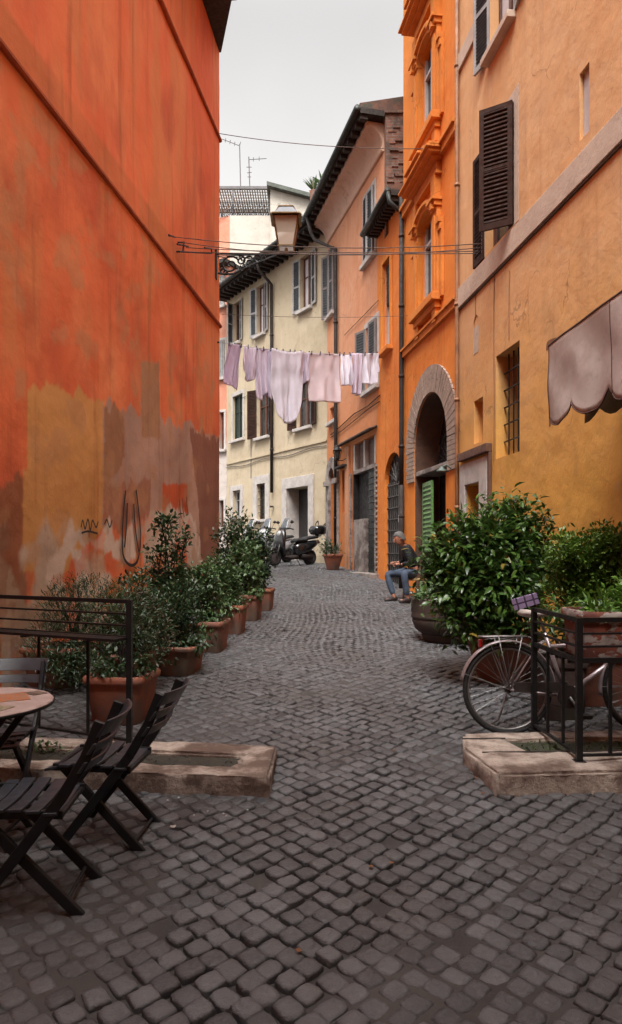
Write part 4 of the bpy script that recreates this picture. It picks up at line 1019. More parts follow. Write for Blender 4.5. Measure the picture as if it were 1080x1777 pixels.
# ================================================================== stone kerbs
M_trav = stone('travertine', (.50,.42,.355), (.27,.205,.165), 6, 1.3, (.13,.085,.065))
M_earth = stone('dark_earth', (.03,.028,.022), (.05,.045,.03), 14, .9)
M_moss = stone('mossy_earth', (.03,.035,.02), (.05,.05,.03), 14, .9)
def kerb(name, label, top, zb, zt, slot, earth, seams=()):
    """block outline top (plan points, front-left, front-right, back-right, back-left) with a planting slot cut in it"""
    c = sum((Vector(p) for p in top), Vector((0,0)))/len(top); r_ = thing(name, (c.x, c.y, zb), label, 'kerb')
    vs = [Vector(p) for p in top]; es = [(i, (i+1) % len(top)) for i in range(len(top))]; b = len(vs)
    vs += [Vector(p) for p in slot]; es += [(b+i, b+(i+1) % len(slot)) for i in range(len(slot))]
    rv, _, rf, *_ = delaunay_2d_cdt(vs, es, [], 0, 1e-5)
    def ins(p, poly):
        q = False
        for i in range(len(poly)):
            a, b_ = poly[i], poly[i-1]
            if (a[1] > p[1]) != (b_[1] > p[1]) and p[0] < (b_[0]-a[0])*(p[1]-a[1])/(b_[1]-a[1])+a[0]: q = not q
        return q
    mb = MB(); fs = [tuple(f) for f in rf if not ins(sum((Vector(rv[i]) for i in f), Vector((0,0)))/len(f), slot)]
    mb.add([V(v[0], v[1], zt) for v in rv], fs); n = len(top)
    mb.add([V(*p, zt) for p in top] + [V(*p, zb) for p in top], [(i, n+i, n+(i+1) % n, (i+1) % n) for i in range(n)])
    n = len(slot); mb.add([V(*p, zt) for p in slot] + [V(*p, zt-.05) for p in slot], [(i, (i+1) % n, n+(i+1) % n, n+i) for i in range(n)])
    import bmesh
    o = mb.build('stone_block', M_trav, r_)
    bm = bmesh.new(); bm.from_mesh(o.data); bmesh.ops.remove_doubles(bm, verts=bm.verts, dist=1e-4); bmesh.ops.recalc_face_normals(bm, faces=bm.faces)
    bmesh.ops.triangulate(bm, faces=bm.faces)
    bmesh.ops.bevel(bm, geom=[e for e in bm.edges if e.is_manifold and e.calc_face_angle(0) > .8], offset=.018, segments=2, affect='EDGES')
    for _ in range(5):
        L_ = [e for e in bm.edges if e.calc_length() > .09]
        if L_: bmesh.ops.subdivide_edges(bm, edges=L_, cuts=1)
        bmesh.ops.triangulate(bm, faces=bm.faces)
    bm.normal_update()
    for v in bm.verts:
        p = v.co + r_.location; nn = mnoise.noise(p*5)*.010 + mnoise.noise(p*17)*.006
        ch = max(0, mnoise.noise(p*3.1+V(5,1,2))-.25)*.05 if abs(v.normal.z) < .9 and abs(v.normal.z) > .1 else 0
        v.co += v.normal*(nn-ch)
    bm.to_mesh(o.data); bm.free(); o.data.polygons.foreach_set('use_smooth', [True]*len(o.data.polygons))
    mb = MB(); mb.add([V(*p, zt-.03) for p in slot], [tuple(range(len(slot)))]); mb.build('soil', earth, r_)
    mb = MB()
    for (a, b_) in seams: mb.bar(V(*a, zt+.003), V(*b_, zt+.003), .007, .008)
    if seams: mb.build('seam', simple('seam_dirt', (.05,.04,.035), .9), r_)
    return r_
kerb('planting_kerb', 'long pale stone kerb with a dark earth slot, left of the alley mouth', [(-2.6,4.25), (-1.55,4.14), (-.24,4.0), (-.225,4.66), (-1.35,4.82), (-2.6,4.98)], -.05, .185,
     [(-2.4,4.42), (-.50,4.22), (-.44,4.30), (-.47,4.40), (-.42,4.46), (-2.4,4.72)], M_earth, [((-1.5,4.16), (-1.46,4.28))])
kerb('planting_kerb', 'chunky pale stone kerb block with a mossy slot, right of the alley mouth', [(1.09,4.03), (2.9,4.16), (2.9,5.05), (1.08,4.93), (1.0,4.55)], -.05, .20,
     [(1.42,4.50), (2.6,4.55), (2.6,4.80), (1.32,4.78)], M_moss, [((1.04,4.76), (1.34,4.77)), ((1.10,4.44), (2.4,4.49)), ])

for k_, (kx0, kx1, ky0, ky1, kz, km) in enumerate(((-2.3,-.5,4.3,4.6,.160,None), (1.42,2.5,4.52,4.78,.175,None))):
    n_ = 420 if k_ else 260; ps_ = np.stack([kx0+rng.random(n_)*(kx1-kx0), ky0+rng.random(n_)*(ky1-ky0), np.full(n_, kz)], 1)
    ko = [o for o in bpy.data.objects if o.name.startswith('planting_kerb')][k_]
    leaves('moss_tuft', ps_, rdir(n_, .5), .012+.02*rng.random(n_), leafmat('kerb_moss' if k_ else 'kerb_litter', (.03,.045,.015) if k_ else (.04,.03,.02), (.08,.11,.03) if k_ else (.10,.08,.05), .7), ko, .5, .3)
# ================================================================== iron railings
def railing(label, A, B, C, zt, zb, shelf, bal):
    """from A to B to C in plan; four closely set top rails, uprights, a foot rail"""
    r_ = thing('iron_railing', (A[0], A[1], zb), label, 'railing', 'black iron railings on the kerbs')
    pts = [Vector(p) for p in (A, B, C) if p]; mb = MB()
    for p, q in zip(pts, pts[1:]):
        for dz, t in ((0,.028), (.085,.012), (.165,.012), (.25,.03)): mb.bar(V(*p, zt-dz), V(*q, zt-dz), .022, t)
        mb.bar(V(*p, zb+.045), V(*q, zb+.045), .022, .016)
    mb.build('rail', M_iron, r_)
    for p in pts:
        mb = MB(); mb.box(p.x-.018, p.x+.018, p.y-.018, p.y+.018, zb-.0, zt+.012); mb.box(p.x-.035, p.x+.035, p.y-.035, p.y+.035, zb-.01, zb+.012); mb.build('post', M_iron, r_)
    for i, (p, q) in enumerate(zip(pts, pts[1:])):
        for t in bal[i]:
            c = p.lerp(q, t); mb = MB(); mb.box(c.x-.009, c.x+.009, c.y-.009, c.y+.009, zb+.05, zt-.26); mb.build('baluster', M_iron, r_)
    if shelf:
        for i, (p, q) in enumerate(zip(pts, pts[1:])):
            if not shelf[i]: continue
            d = (q-p).normalized(); nn = Vector((-d.y, d.x))*shelf[i]; mb = MB()
            for k in range(4): mb.bar(V(*(p+nn*(.25+k)*.25), zt-.25), V(*(q+nn*(.25+k)*.25), zt-.25), .045, .018)
            for t in (.15, .5, .85): c = p.lerp(q, t); mb.bar(V(*c, zt-.265), V(*(c+nn), zt-.265), .025, .012)
            mb.build('slatted_shelf', M_iron, r_)
    return r_
railing('black iron railing with a narrow slatted shelf on the left kerb', (-1.24,4.72), (-2.75,5.42), (-2.95,5.0), 1.15, .16, (.16, 0), ((.22, .5, .75), ()))
railing('black iron railing boxing in the peeling flower trough on the right kerb', (1.62,5.02), (1.655,4.27), (2.9,4.36), 1.07, .19, None, ((.34, .68), (.16, .34, .52, .7, .88)))

def bush(parent, clumps, N, size, mat, name='foliage', ratio=.4, droop=.25, up=.35, shell=.5, trunk=None, twig=M_wood, sprigs=0):
    p, d, k = clump_pts(clumps, N, shell)
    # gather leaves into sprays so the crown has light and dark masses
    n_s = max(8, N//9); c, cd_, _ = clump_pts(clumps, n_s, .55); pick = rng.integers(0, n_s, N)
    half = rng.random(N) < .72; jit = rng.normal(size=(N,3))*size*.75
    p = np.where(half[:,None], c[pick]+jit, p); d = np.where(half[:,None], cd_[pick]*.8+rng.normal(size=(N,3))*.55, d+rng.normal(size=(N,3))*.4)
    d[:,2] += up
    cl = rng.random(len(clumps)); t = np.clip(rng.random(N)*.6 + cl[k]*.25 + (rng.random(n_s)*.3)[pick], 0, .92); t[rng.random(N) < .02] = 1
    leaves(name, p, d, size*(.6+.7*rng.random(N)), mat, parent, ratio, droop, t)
    if trunk is not None:
        b = Vector(trunk); mb = MB()
        for q in clumps:
            e = V(*q[:3]); mid = b.lerp(e, .5) + V(random.uniform(-.05,.05), random.uniform(-.05,.05), .05)
            mb.tube([b + V(random.uniform(-.04,.04), random.uniform(-.04,.04), 0), mid, e], [.012+.012*random.random(), .009, .004], 6)
            for _ in range(3):
                f_ = e + V(*(random.gauss(0, 1)*q[3]*.6 for _ in range(3))); mb.tube([mid.lerp(e, .6), f_], [.005,.002], 4)
        mb.build('stem', twig, parent)
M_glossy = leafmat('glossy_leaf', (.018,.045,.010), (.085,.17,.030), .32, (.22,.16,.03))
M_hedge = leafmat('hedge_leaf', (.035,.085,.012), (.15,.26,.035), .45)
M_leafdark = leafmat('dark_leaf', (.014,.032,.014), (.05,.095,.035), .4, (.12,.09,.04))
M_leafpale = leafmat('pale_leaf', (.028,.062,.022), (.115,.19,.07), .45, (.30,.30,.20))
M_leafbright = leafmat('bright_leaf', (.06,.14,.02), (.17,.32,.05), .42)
M_drybrown = leafmat('dry_leaf', (.04,.03,.015), (.10,.07,.035), .7)
M_soil = stone('potting_soil', (.035,.026,.018), (.06,.045,.03), 20, .8)
M_terra = stone('terracotta', (.30,.105,.06), (.22,.075,.045), 4, .25, (.17,.10,.075))
M_terradirty = stone('weathered_terracotta', (.28,.11,.07), (.2,.085,.06), 5, .3, (.13,.085,.06))
M_darkpot = stone('brown_barrel', (.075,.045,.035), (.05,.03,.025), 5, .3, (.04,.03,.02))

def square_pot(parent, x, y, z, w, l, h, rot=0, mat=M_terra, taper=.78, round_=False):
    """terracotta trough or pot with a rolled rim"""
    mb = MB(); sq = 0 if round_ else 7; k = 1
    pr = [(taper*.5,0), (taper*.5+.01,.01), (.475,h*.80), (.48,h*.84), (.52,h*.85), (.53,h*.88), (.53,h*.96), (.51,h), (.455,h), (.45,h*.9), (.44,h*.86)]
    mb.lathe([(r*k, q) for r, q in pr], (x,y,z), 28 if round_ else 32, sq=sq, sx=w, sy=l, rot=rot)
    p = mb.build('pot', mat, parent, 'auto')
    mb = MB(); mb.lathe([(.44,h*.84),(.43,h*.90)], (x,y,z), 24, sq=sq, sx=w, sy=l, rot=rot); mb.build('soil', M_soil, parent)
    return p

# ------------------------------------------------------------------ pots along the left wall
LP = 'potted shrubs in terracotta along the red wall'
def leftpot(x, y, w, l, h, label, rot=-.12, mat=M_terra, group=LP, cat='potted plant'):
    z = gz(y); r_ = thing('potted_shrub', (x, y, z), label, cat, group); square_pot(r_, x, y, z, w, l, h, rot, mat); return r_, z
def pc(Y, *L): 
    out = []
    for (px, py, r) in L: q = at(px, py, Y + random.uniform(-.12,.12)); out.append((q.x, q.y, q.z, r))
    return out
p1, z = leftpot(-1.51, 5.55, .47, .50, .38, 'nearest terracotta pot, squat and broad behind the left railing, under dark wiry twigs')
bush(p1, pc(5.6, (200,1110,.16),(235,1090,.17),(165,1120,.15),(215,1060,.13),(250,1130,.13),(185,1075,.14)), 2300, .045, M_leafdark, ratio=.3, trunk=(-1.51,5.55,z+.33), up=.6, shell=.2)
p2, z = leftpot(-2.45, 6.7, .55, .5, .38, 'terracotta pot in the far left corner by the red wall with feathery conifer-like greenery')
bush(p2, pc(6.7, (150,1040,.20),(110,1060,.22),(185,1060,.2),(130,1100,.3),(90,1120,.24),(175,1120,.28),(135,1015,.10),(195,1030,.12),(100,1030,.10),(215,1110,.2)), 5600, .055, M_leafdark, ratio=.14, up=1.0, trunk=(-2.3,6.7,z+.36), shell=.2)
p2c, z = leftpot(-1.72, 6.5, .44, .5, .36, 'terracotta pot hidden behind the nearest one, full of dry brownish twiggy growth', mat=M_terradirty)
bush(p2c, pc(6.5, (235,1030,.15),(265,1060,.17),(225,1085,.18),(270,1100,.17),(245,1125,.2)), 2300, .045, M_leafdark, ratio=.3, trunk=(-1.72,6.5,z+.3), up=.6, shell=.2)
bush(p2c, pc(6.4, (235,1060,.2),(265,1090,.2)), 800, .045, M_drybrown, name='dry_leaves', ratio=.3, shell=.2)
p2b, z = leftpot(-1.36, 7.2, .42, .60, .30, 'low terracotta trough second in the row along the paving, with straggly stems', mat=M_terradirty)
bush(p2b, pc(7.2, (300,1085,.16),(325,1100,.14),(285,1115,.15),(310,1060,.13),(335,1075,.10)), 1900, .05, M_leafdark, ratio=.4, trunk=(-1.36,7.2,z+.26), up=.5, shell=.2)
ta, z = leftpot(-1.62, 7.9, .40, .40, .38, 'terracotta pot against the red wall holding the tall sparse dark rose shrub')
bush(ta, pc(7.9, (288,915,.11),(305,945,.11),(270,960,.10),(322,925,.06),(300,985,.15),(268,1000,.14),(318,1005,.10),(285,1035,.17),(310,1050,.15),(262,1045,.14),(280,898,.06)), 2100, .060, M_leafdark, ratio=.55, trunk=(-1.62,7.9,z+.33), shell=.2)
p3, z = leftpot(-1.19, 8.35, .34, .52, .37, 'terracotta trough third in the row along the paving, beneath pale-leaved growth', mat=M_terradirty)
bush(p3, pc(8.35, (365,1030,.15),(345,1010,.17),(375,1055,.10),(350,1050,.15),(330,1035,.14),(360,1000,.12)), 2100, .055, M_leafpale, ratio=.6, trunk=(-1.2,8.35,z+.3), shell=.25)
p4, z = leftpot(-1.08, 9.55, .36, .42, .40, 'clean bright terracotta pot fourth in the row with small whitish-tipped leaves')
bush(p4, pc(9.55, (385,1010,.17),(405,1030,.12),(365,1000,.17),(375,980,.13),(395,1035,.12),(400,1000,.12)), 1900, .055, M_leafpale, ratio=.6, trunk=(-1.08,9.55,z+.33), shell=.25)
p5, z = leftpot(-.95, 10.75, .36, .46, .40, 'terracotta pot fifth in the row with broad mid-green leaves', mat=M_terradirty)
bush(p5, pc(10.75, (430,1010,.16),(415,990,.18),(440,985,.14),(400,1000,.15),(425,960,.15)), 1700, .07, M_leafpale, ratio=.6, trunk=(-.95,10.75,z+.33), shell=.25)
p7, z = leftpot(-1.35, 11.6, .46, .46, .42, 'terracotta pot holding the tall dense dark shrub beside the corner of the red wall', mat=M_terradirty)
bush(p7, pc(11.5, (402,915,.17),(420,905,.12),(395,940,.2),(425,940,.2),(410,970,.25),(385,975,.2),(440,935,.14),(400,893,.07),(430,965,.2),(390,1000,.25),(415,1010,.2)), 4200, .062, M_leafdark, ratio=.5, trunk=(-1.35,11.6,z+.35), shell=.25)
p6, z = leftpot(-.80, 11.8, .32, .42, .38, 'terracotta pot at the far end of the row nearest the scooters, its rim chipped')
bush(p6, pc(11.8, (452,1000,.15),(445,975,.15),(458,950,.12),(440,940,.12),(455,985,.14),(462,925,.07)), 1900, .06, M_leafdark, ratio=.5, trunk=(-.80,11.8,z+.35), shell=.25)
for (pp, Yq, pl, nl, sz, mt) in ((p1, 5.35, ((185,1155,.10),(230,1160,.09),(255,1150,.07)), 420, .045, M_leafdark), (p2b, 7.0, ((345,1115,.08),(320,1130,.09),(300,1140,.08)), 500, .05, M_leafdark), (p3, 8.2, ((375,1075,.07),(350,1080,.09),(360,1095,.06)), 420, .055, M_leafpale), (p4, 9.4, ((415,1045,.08),(395,1052,.08)), 330, .055, M_leafpale), (p5, 10.6, ((445,1028,.09),(430,1040,.08)), 260, .07, M_leafpale)):
    bush(pp, pc(Yq, *pl), nl, sz, mt, name='trailing_leaves', ratio=.5, up=-.3, droop=.5, shell=.2)
wild = thing('wild_shrubs', (-1.9, 7.4, gz(7.4)), 'loose dark tangle of growth filling the strip between the pots and the red wall', 'shrub')
bush(wild, pc(7.4, (270,1060,.16),(240,1045,.12),(300,1040,.16),(330,1030,.14),(255,1090,.2),(295,1095,.2),(220,1075,.14),(215,1015,.07),(245,1010,.06)), 3600, .055, M_leafdark, ratio=.4, trunk=(-1.9,7.4,gz(7.4)), up=.6, shell=.15)
bush(p2, pc(6.3, (100,1150,.14),(70,1140,.12),(130,1160,.14),(165,1155,.12),(190,1165,.10)), 1500, .05, M_leafdark, name='trailing_leaves', ratio=.25, up=.2, shell=.2)
# planter by the stone arch, far right of the bend
yy = 18.9; xx = (578-CX)*yy/F; z = gz(yy); pf = thing('potted_shrub', (xx, yy, z), 'flared terracotta pot standing alone at the bend beside the stone archway', 'potted plant')
square_pot(pf, xx, yy, z, .54, .54, .44, 0, M_terra, .56, True)
bush(pf, [(xx,yy,z+.50,.18), (xx-.15,yy,z+.56,.14)], 420, .10, M_leafdark, ratio=.3, trunk=(xx,yy,z+.4), up=.8)
# weeds on the left kerb
wd_ = thing('weed_tuft', (-1.75, 4.62, .15), 'small green weeds sprouting from the earth slot beside the left railing', 'weeds')
bush(wd_, [(-1.78,4.62,.18,.10,.05,.03), (-1.5,4.6,.175,.06,.04,.02)], 200, .028, M_leafpale, ratio=.6)

# ------------------------------------------------------------------ right-hand planters
yb = 9.0; zb = gz(yb); rb = thing('barrel_planter', (1.75, yb, zb), 'low dark brown wooden barrel planter with creeping greenery beside the doorstep', 'planter')
mb = MB(); mb.lathe([(.30,.0),(.32,.02),(.34,.10)], (1.78,yb,zb), 28); mb.lathe([(.36,.11),(.42,.16),(.46,.26),(.455,.29),(.47,.31),(.475,.33),(.465,.36),(.475,.40),(.47,.54),(.45,.56),(.42,.56),(.41,.5)], (1.78,yb,zb), 36)
mb.build('barrel', M_darkpot, rb, 'auto'); mb = MB(); mb.lathe([(.42,.48),(.41,.52)], (1.78,yb,zb), 24); mb.build('soil', M_soil, rb)
bush(rb, [(1.62,yb-.1,zb+.62,.24,.24,.10), (1.9,yb-.1,zb+.64,.26,.25,.12), (1.45,yb-.1,zb+.60,.12,.1,.08)], 1500, .055, M_leafpale, ratio=.6)
yb = 6.9; zb = gz(yb); big = thing('laurel_bush', (2.1, yb, zb), 'biggest glossy-leaved bush, in a round terracotta pot behind the bicycle', 'potted bush')
square_pot(big, 1.92, yb, zb, .74, .74, .46, 0, M_terradirty, .66, True)
cl = []
for (px, py, r, dy) in ((790,960,.20,0),(765,970,.12,.1),(805,940,.17,-.1),(835,925,.18,0),(872,905,.17,.05),(905,910,.15,.1),(860,960,.30,-.2),(905,955,.26,0),(820,1000,.28,-.15),(870,1020,.30,-.3),(915,1000,.22,0),(790,1035,.16,-.2),(840,1065,.20,-.3),(770,1005,.14,0),(895,1055,.20,-.2),(812,1090,.10,-.35),(785,1070,.10,-.3),(885,882,.08,0),(930,915,.09,.1),(860,1090,.14,-.35),(750,985,.07,0),(775,940,.07,.1),(850,1000,.34,.2),(900,990,.34,.3),(868,880,.05,0)):
    q = at(px, py, yb+dy); cl.append((q.x, q.y, q.z, r))
cl += [(*tuple(at(px_, py_, yb+random.uniform(-.2,.2))), .05) for px_, py_ in ((742,945),(728,965),(770,915),(800,905),(945,895),(950,930),(850,868),(905,868),(735,1000),(790,1105),(845,1118))]
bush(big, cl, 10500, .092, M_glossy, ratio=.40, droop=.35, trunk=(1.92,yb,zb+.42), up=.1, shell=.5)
yb = 6.05; zb = gz(yb); hd = thing('box_hedge', (2.7, yb, zb), 'clipped bright-green box bush in a trough behind the peeling flower trough', 'potted bush')
square_pot(hd, 2.62, yb, zb, .95, .40, .45, 0, M_terradirty, .9)
cl = []
for i in range(60):
    px = 965+random.random()*120; py = 935+random.random()*125; q = at(px, py, yb+random.uniform(-.15,.15)); cl.append((q.x, q.y, q.z, .13))
bush(hd, cl, 13000, .042, M_hedge, ratio=.5, droop=.1, up=.5, trunk=(2.6,yb,zb+.4))
yb = 5.6; zb = gz(yb); sp2 = thing('clay_planter', (2.02, yb, zb), 'dusty terracotta box with pale leafy sprigs behind the bicycle saddle', 'potted plant')
square_pot(sp2, 2.02, yb, zb, .36, .30, .50, 0, M_darkpot, .85)
bush(sp2, [(2.05,yb,zb+.78,.13), (1.92,yb-.05,zb+.72,.11), (2.15,yb,zb+.74,.11)], 260, .11, M_glossy, ratio=.24, trunk=(2.02,yb,zb+.5), up=.6)

# peeling trough standing in the right railing
def peelmat():
    m, nt, b = base_mat('peeling_painted_terracotta')
    f = ramp(nt, nz(nt, 5.5, 8, stretch=(1,1,1.6), rough=.6), .49, .515)
    c = mixc(nt, f, mixc(nt, ramp(nt, nz(nt, 9, 5), .4, .6), (.21,.06,.035), (.13,.04,.028)), mixc(nt, ramp(nt, nz(nt, 12, 5), .4, .6), (.36,.31,.28), (.22,.18,.16)))
    nt.links.new(c, b.inputs['Base Color']); b.inputs['Roughness'].default_value = .75; bump(nt, b, f, .5, .004); return m
tr = thing('flower_trough', (2.28, 4.62, .78), 'long terracotta trough with peeling white paint resting in the right railing', 'planter')
mb = MB(); x0, x1, y0, y1, zz = 1.74, 2.86, 4.42, 4.84, .80; W_, D_ = x1-x0, y1-y0; cx_, cy_ = (x0+x1)/2, (y0+y1)/2
for_ = [(.90,0), (.92,.012), (.97,.225), (1.03,.235), (1.06,.255), (1.06,.29), (1.02,.305), (.93,.305), (.92,.25)]
vs = []; n = 40
for (k, h_) in for_:
    for i in range(n):
        t = 2*math.pi*(i+.5)/n; sq = 10; m_ = (abs(math.cos(t))**sq + abs(math.sin(t))**sq)**(-1/sq)
        vs.append(V(cx_ + math.cos(t)*m_*(W_/2 + (k-1)*.5*D_), cy_ + math.sin(t)*m_*(D_/2)*k, zz+h_))
mb.add(vs, [(r*n+i, r*n+(i+1) % n, (r+1)*n+(i+1) % n, (r+1)*n+i) for r in range(len(for_)-1) for i in range(n)] + [tuple(range(n))[::-1]])
mb.build('trough', peelmat(), tr, 'auto')
mb = MB(); mb.box(x0+.04, x1-.04, y0+.04, y1-.04, zz+.20, zz+.26); mb.build('soil', M_soil, tr)
bush(tr, [(1.95,4.6,zz+.30,.16,.14,.07), (2.2,4.65,zz+.36,.18,.15,.12), (2.5,4.6,zz+.36,.22,.16,.12), (2.3,4.75,zz+.42,.16,.1,.14), (2.65,4.6,zz+.30,.16,.12,.1)], 2300, .045, M_leafbright, ratio=.55, up=.6)
N = 46; ps = np.stack([1.85+rng.random(N)*.95, 4.5+rng.random(N)*.28, np.full(N, zz+.26)], 1); leaves('grass_blades', ps, rdir(N, 1.2), .16+.16*rng.random(N), M_leafbright, tr, .10, .45)
# narrow shelf bars that carry the trough
mb = MB()
for y_ in (4.46, 4.63, 4.80): mb.bar((1.66, y_, .785), (2.9, y_, .785), .03, .02)
sh_ = mb.build('trough_shelf', M_iron); tag(sh_, 'black iron bars carrying the peeling flower trough', 'shelf'); recentre(sh_)
# tilted checked card stuck among the plants
def plaid():
    m, nt, b = base_mat('purple_check')
    tcn = nt.nodes.new('ShaderNodeTexCoord'); s2 = nt.nodes.new('ShaderNodeSeparateXYZ'); nt.links.new(tcn.outputs['Object'], s2.inputs[0]); c = (.27,.20,.34)
    for ax, per in (('X', .062), ('Z', .055)):
        f = nt.nodes.new('ShaderNodeMath'); f.operation = 'PINGPONG'; f.inputs[1].default_value = per/2; nt.links.new(s2.outputs[ax], f.inputs[0])
        c = mixc(nt, ramp(nt, f.outputs[0], .004, .008, 1, 0), c, (.05,.03,.07))
    nt.links.new(c, b.inputs['Base Color']); b.inputs['Roughness'].default_value = .8; return m
mb = MB(); mb.box(-.098, .098, -.006, .006, -.045, .045); pc = mb.build('checked_card', plaid(), bevel=.003)
pc.location = at(912, 1044, 5.3); pc.rotation_euler = (R(8), R(-17), R(-10)); tag(pc, 'small tilted purple checked card among the plants above the bicycle saddle', 'card')
mb = MB(); q = at(916, 1044, 5.31); mb.tube([q+V(0,.012,-.03), q+V(.03,.03,-.30)], .005, 5); ps_ = mb.build('card_stake', M_wood); tag(ps_, 'thin stake holding up the purple checked card', 'stake'); recentre(ps_)

# ================================================================== folding chairs and table
M_chair = simple('black_painted_wood', (.011,.012,.014), .5, 0, .3, 12, .1, .35)
M_chairslat = simple('worn_black_slats', (.034,.040,.050), .38, 0, .4, 10, .15, .6)
def make_chair(label):
    r_ = thing('folding_chair', (0,0,0), label, 'chair', 'black slatted folding chairs round the cafe table')
    for s in (-1, 1):
        y = s*.185; pts = [V(.24,y,.0), V(-.02,y,.33), V(-.15,y,.50), V(-.245,y,.66), V(-.30,y,.80)]
        mb = MB()
        for a, b in zip(pts, pts[1:]): mb.bar(a - (b-a)*.04, b + (b-a)*.04, .024, .046, up=V(1,0,.6))
        mb.build('back_post', M_chair, r_, bevel=.005)
        mb = MB(); y2 = s*.158; mb.bar(V(-.22,y2,.0), V(.19,y2,.43), .024, .044, up=V(-1,0,.8)); mb.build('leg', M_chair, r_, bevel=.005)
    mb = MB()
    for s in (-1, 1): mb.bar(V(-.15, s*.165, .425), V(.24, s*.165, .435), .022, .035)
    mb.bar(V(.225,-.17,.43), V(.225,.17,.43), .02, .02); mb.bar(V(-.14,-.17,.42), V(-.14,.17,.42), .02, .02)
    mb.build('seat_frame', M_chair, r_, bevel=.003)
    for (x_, z_, y_) in ((.13,.135,.18), (-.16,.065,.155)): mb = MB(); mb.tube([V(x_,-y_,z_), V(x_,y_,z_)], .009, 6); mb.build('stretcher', M_chair, r_)
    for i in range(6):
        x = -.135+i*.070; mb = MB(); n = 10; zc = .452 + .012*math.cos((i-2.5)*.9) 
        top = []; W = .056
        for k in range(n+1):
            y = -.2+.4*k/n; dip = -.012*(1-(y/.2)**2)+ (.010 if i == 5 else 0)*0
            top.append((y, zc+dip))
        vs = []
        for y, z in top: vs += [V(x, y, z), V(x+W, y, z - (.012 if i == 5 else 0)), V(x+W, y, z-.014 - (.012 if i == 5 else 0)), V(x, y, z-.014)]
        mb.add(vs, [(4*k+q, 4*k+(q+1) % 4, 4*k+4+(q+1) % 4, 4*k+4+q) for k in range(n) for q in range(4)] + [(0,1,2,3)[::-1], tuple(4*n+q for q in range(4))])
        mb.build('seat_slat', M_chairslat, r_, bevel=.003)
    for (z0, hh, xx) in ((.60,.045,-.225), (.675,.045,-.262), (.745,.07,-.300)):
        mb = MB(); n = 12; vs = []
        for k in range(n+1):
            y = -.205+.41*k/n; c = -.045*(1-(y/.205)**2); lean = .045*hh/.07
            vs += [V(xx+c, y, z0), V(xx+c+.014, y, z0), V(xx+c+.014-lean, y, z0+hh), V(xx+c-lean, y, z0+hh)]
        mb.add(vs, [(4*k+q, 4*k+(q+1) % 4, 4*k+4+(q+1) % 4, 4*k+4+q) for k in range(n) for q in range(4)] + [(0,1,2,3)[::-1], tuple(4*n+q for q in range(4))])
        mb.build('back_slat', M_chairslat, r_, bevel=.003)
    return r_
ch = make_chair('nearest black folding chair, cut by the left edge, its back towards the alley')
ch.location = (-1.17, 2.97, 0); ch.rotation_euler = (0, 0, R(184))
c2 = copy_tree(ch); c2['label'] = 'black folding chair standing right beside the kerb, its high back leaning to the right'; c2.location = (-1.02, 3.56, 0); c2.rotation_euler = (0, 0, R(176))
c3_ = copy_tree(ch); c3_['label'] = 'black folding chair behind the round table, facing the viewer'; c3_.location = (-1.83, 4.02, 0.0); c3_.rotation_euler = (0, 0, R(-84))
tb = thing('round_table', (-1.72, 3.5, 0), 'small round cafe table with a pinkish mottled top at the left edge', 'table')
M_top = stone('mottled_tabletop', (.40,.30,.27), (.30,.215,.19), 9, .05); 
mb = MB(); mb.lathe([(.372,.705),(.388,.708),(.392,.715),(.392,.724),(.386,.730),(.36,.731)], (-1.72,3.5,0), 56); mb.build('tabletop', M_top, tb, 'auto')
mb = MB(); mb.lathe([(.394,.708),(.397,.712),(.397,.722),(.394,.726),(.3925,.718)], (-1.72,3.5,0), 56); mb.build('rim', M_iron, tb, 'auto')
for s in (-1, 1):
    mb = MB(); mb.bar(V(-1.72-.28, 3.5+s*.16, 0), V(-1.72+.24, 3.5+s*.16, .70), .02, .035, up=V(1,0,.5)); mb.build('leg', M_chair, tb, bevel=.004)
    mb = MB(); mb.bar(V(-1.72+.28, 3.5+s*.135, 0), V(-1.72-.24, 3.5+s*.135, .70), .02, .035, up=V(1,0,.5)); mb.build('leg', M_chair, tb, bevel=.004)
for x in (-.2,.2): mb = MB(); mb.bar(V(-1.72+x, 3.33, .10), V(-1.72+x, 3.67, .10), .015, .015); mb.build('stretcher', M_chair, tb)
def cardmat(name, a, b_, sc=26):
    m, nt, b = base_mat(name); c = mixc(nt, ramp(nt, nz(nt, sc, 3, stretch=(1,2.5,1)), .48, .54), a, b_); nt.links.new(c, b.inputs['Base Color']); b.inputs['Roughness'].default_value = .35; return m
for (x, y, w_, l_, rot, mt, lab) in ((-1.56,3.62,.15,.21,.5, cardmat('orange_menu', (.42,.13,.04), (.30,.22,.17)), 'orange printed menu card lying on the far side of the round table'),
                             (-1.55,3.32,.14,.2,-.3, cardmat('grey_menu', (.20,.19,.10), (.33,.27,.22)), 'dull green printed card lying near the front edge of the round table'),
                             (-1.48,3.72,.08,.1,.9, cardmat('dark_leaflet', (.05,.045,.04), (.25,.18,.14)), 'small dark leaflet by the far rim of the round table')):
    mb = MB(); mb.obb((-w_/2,-l_/2,0), (w_,0,0), (0,l_,0), (0,0,.002)); o = mb.build('menu_card', mt); o.location = (x, y, .7315); o.rotation_euler = (0,0,rot); tag(o, lab, 'card')

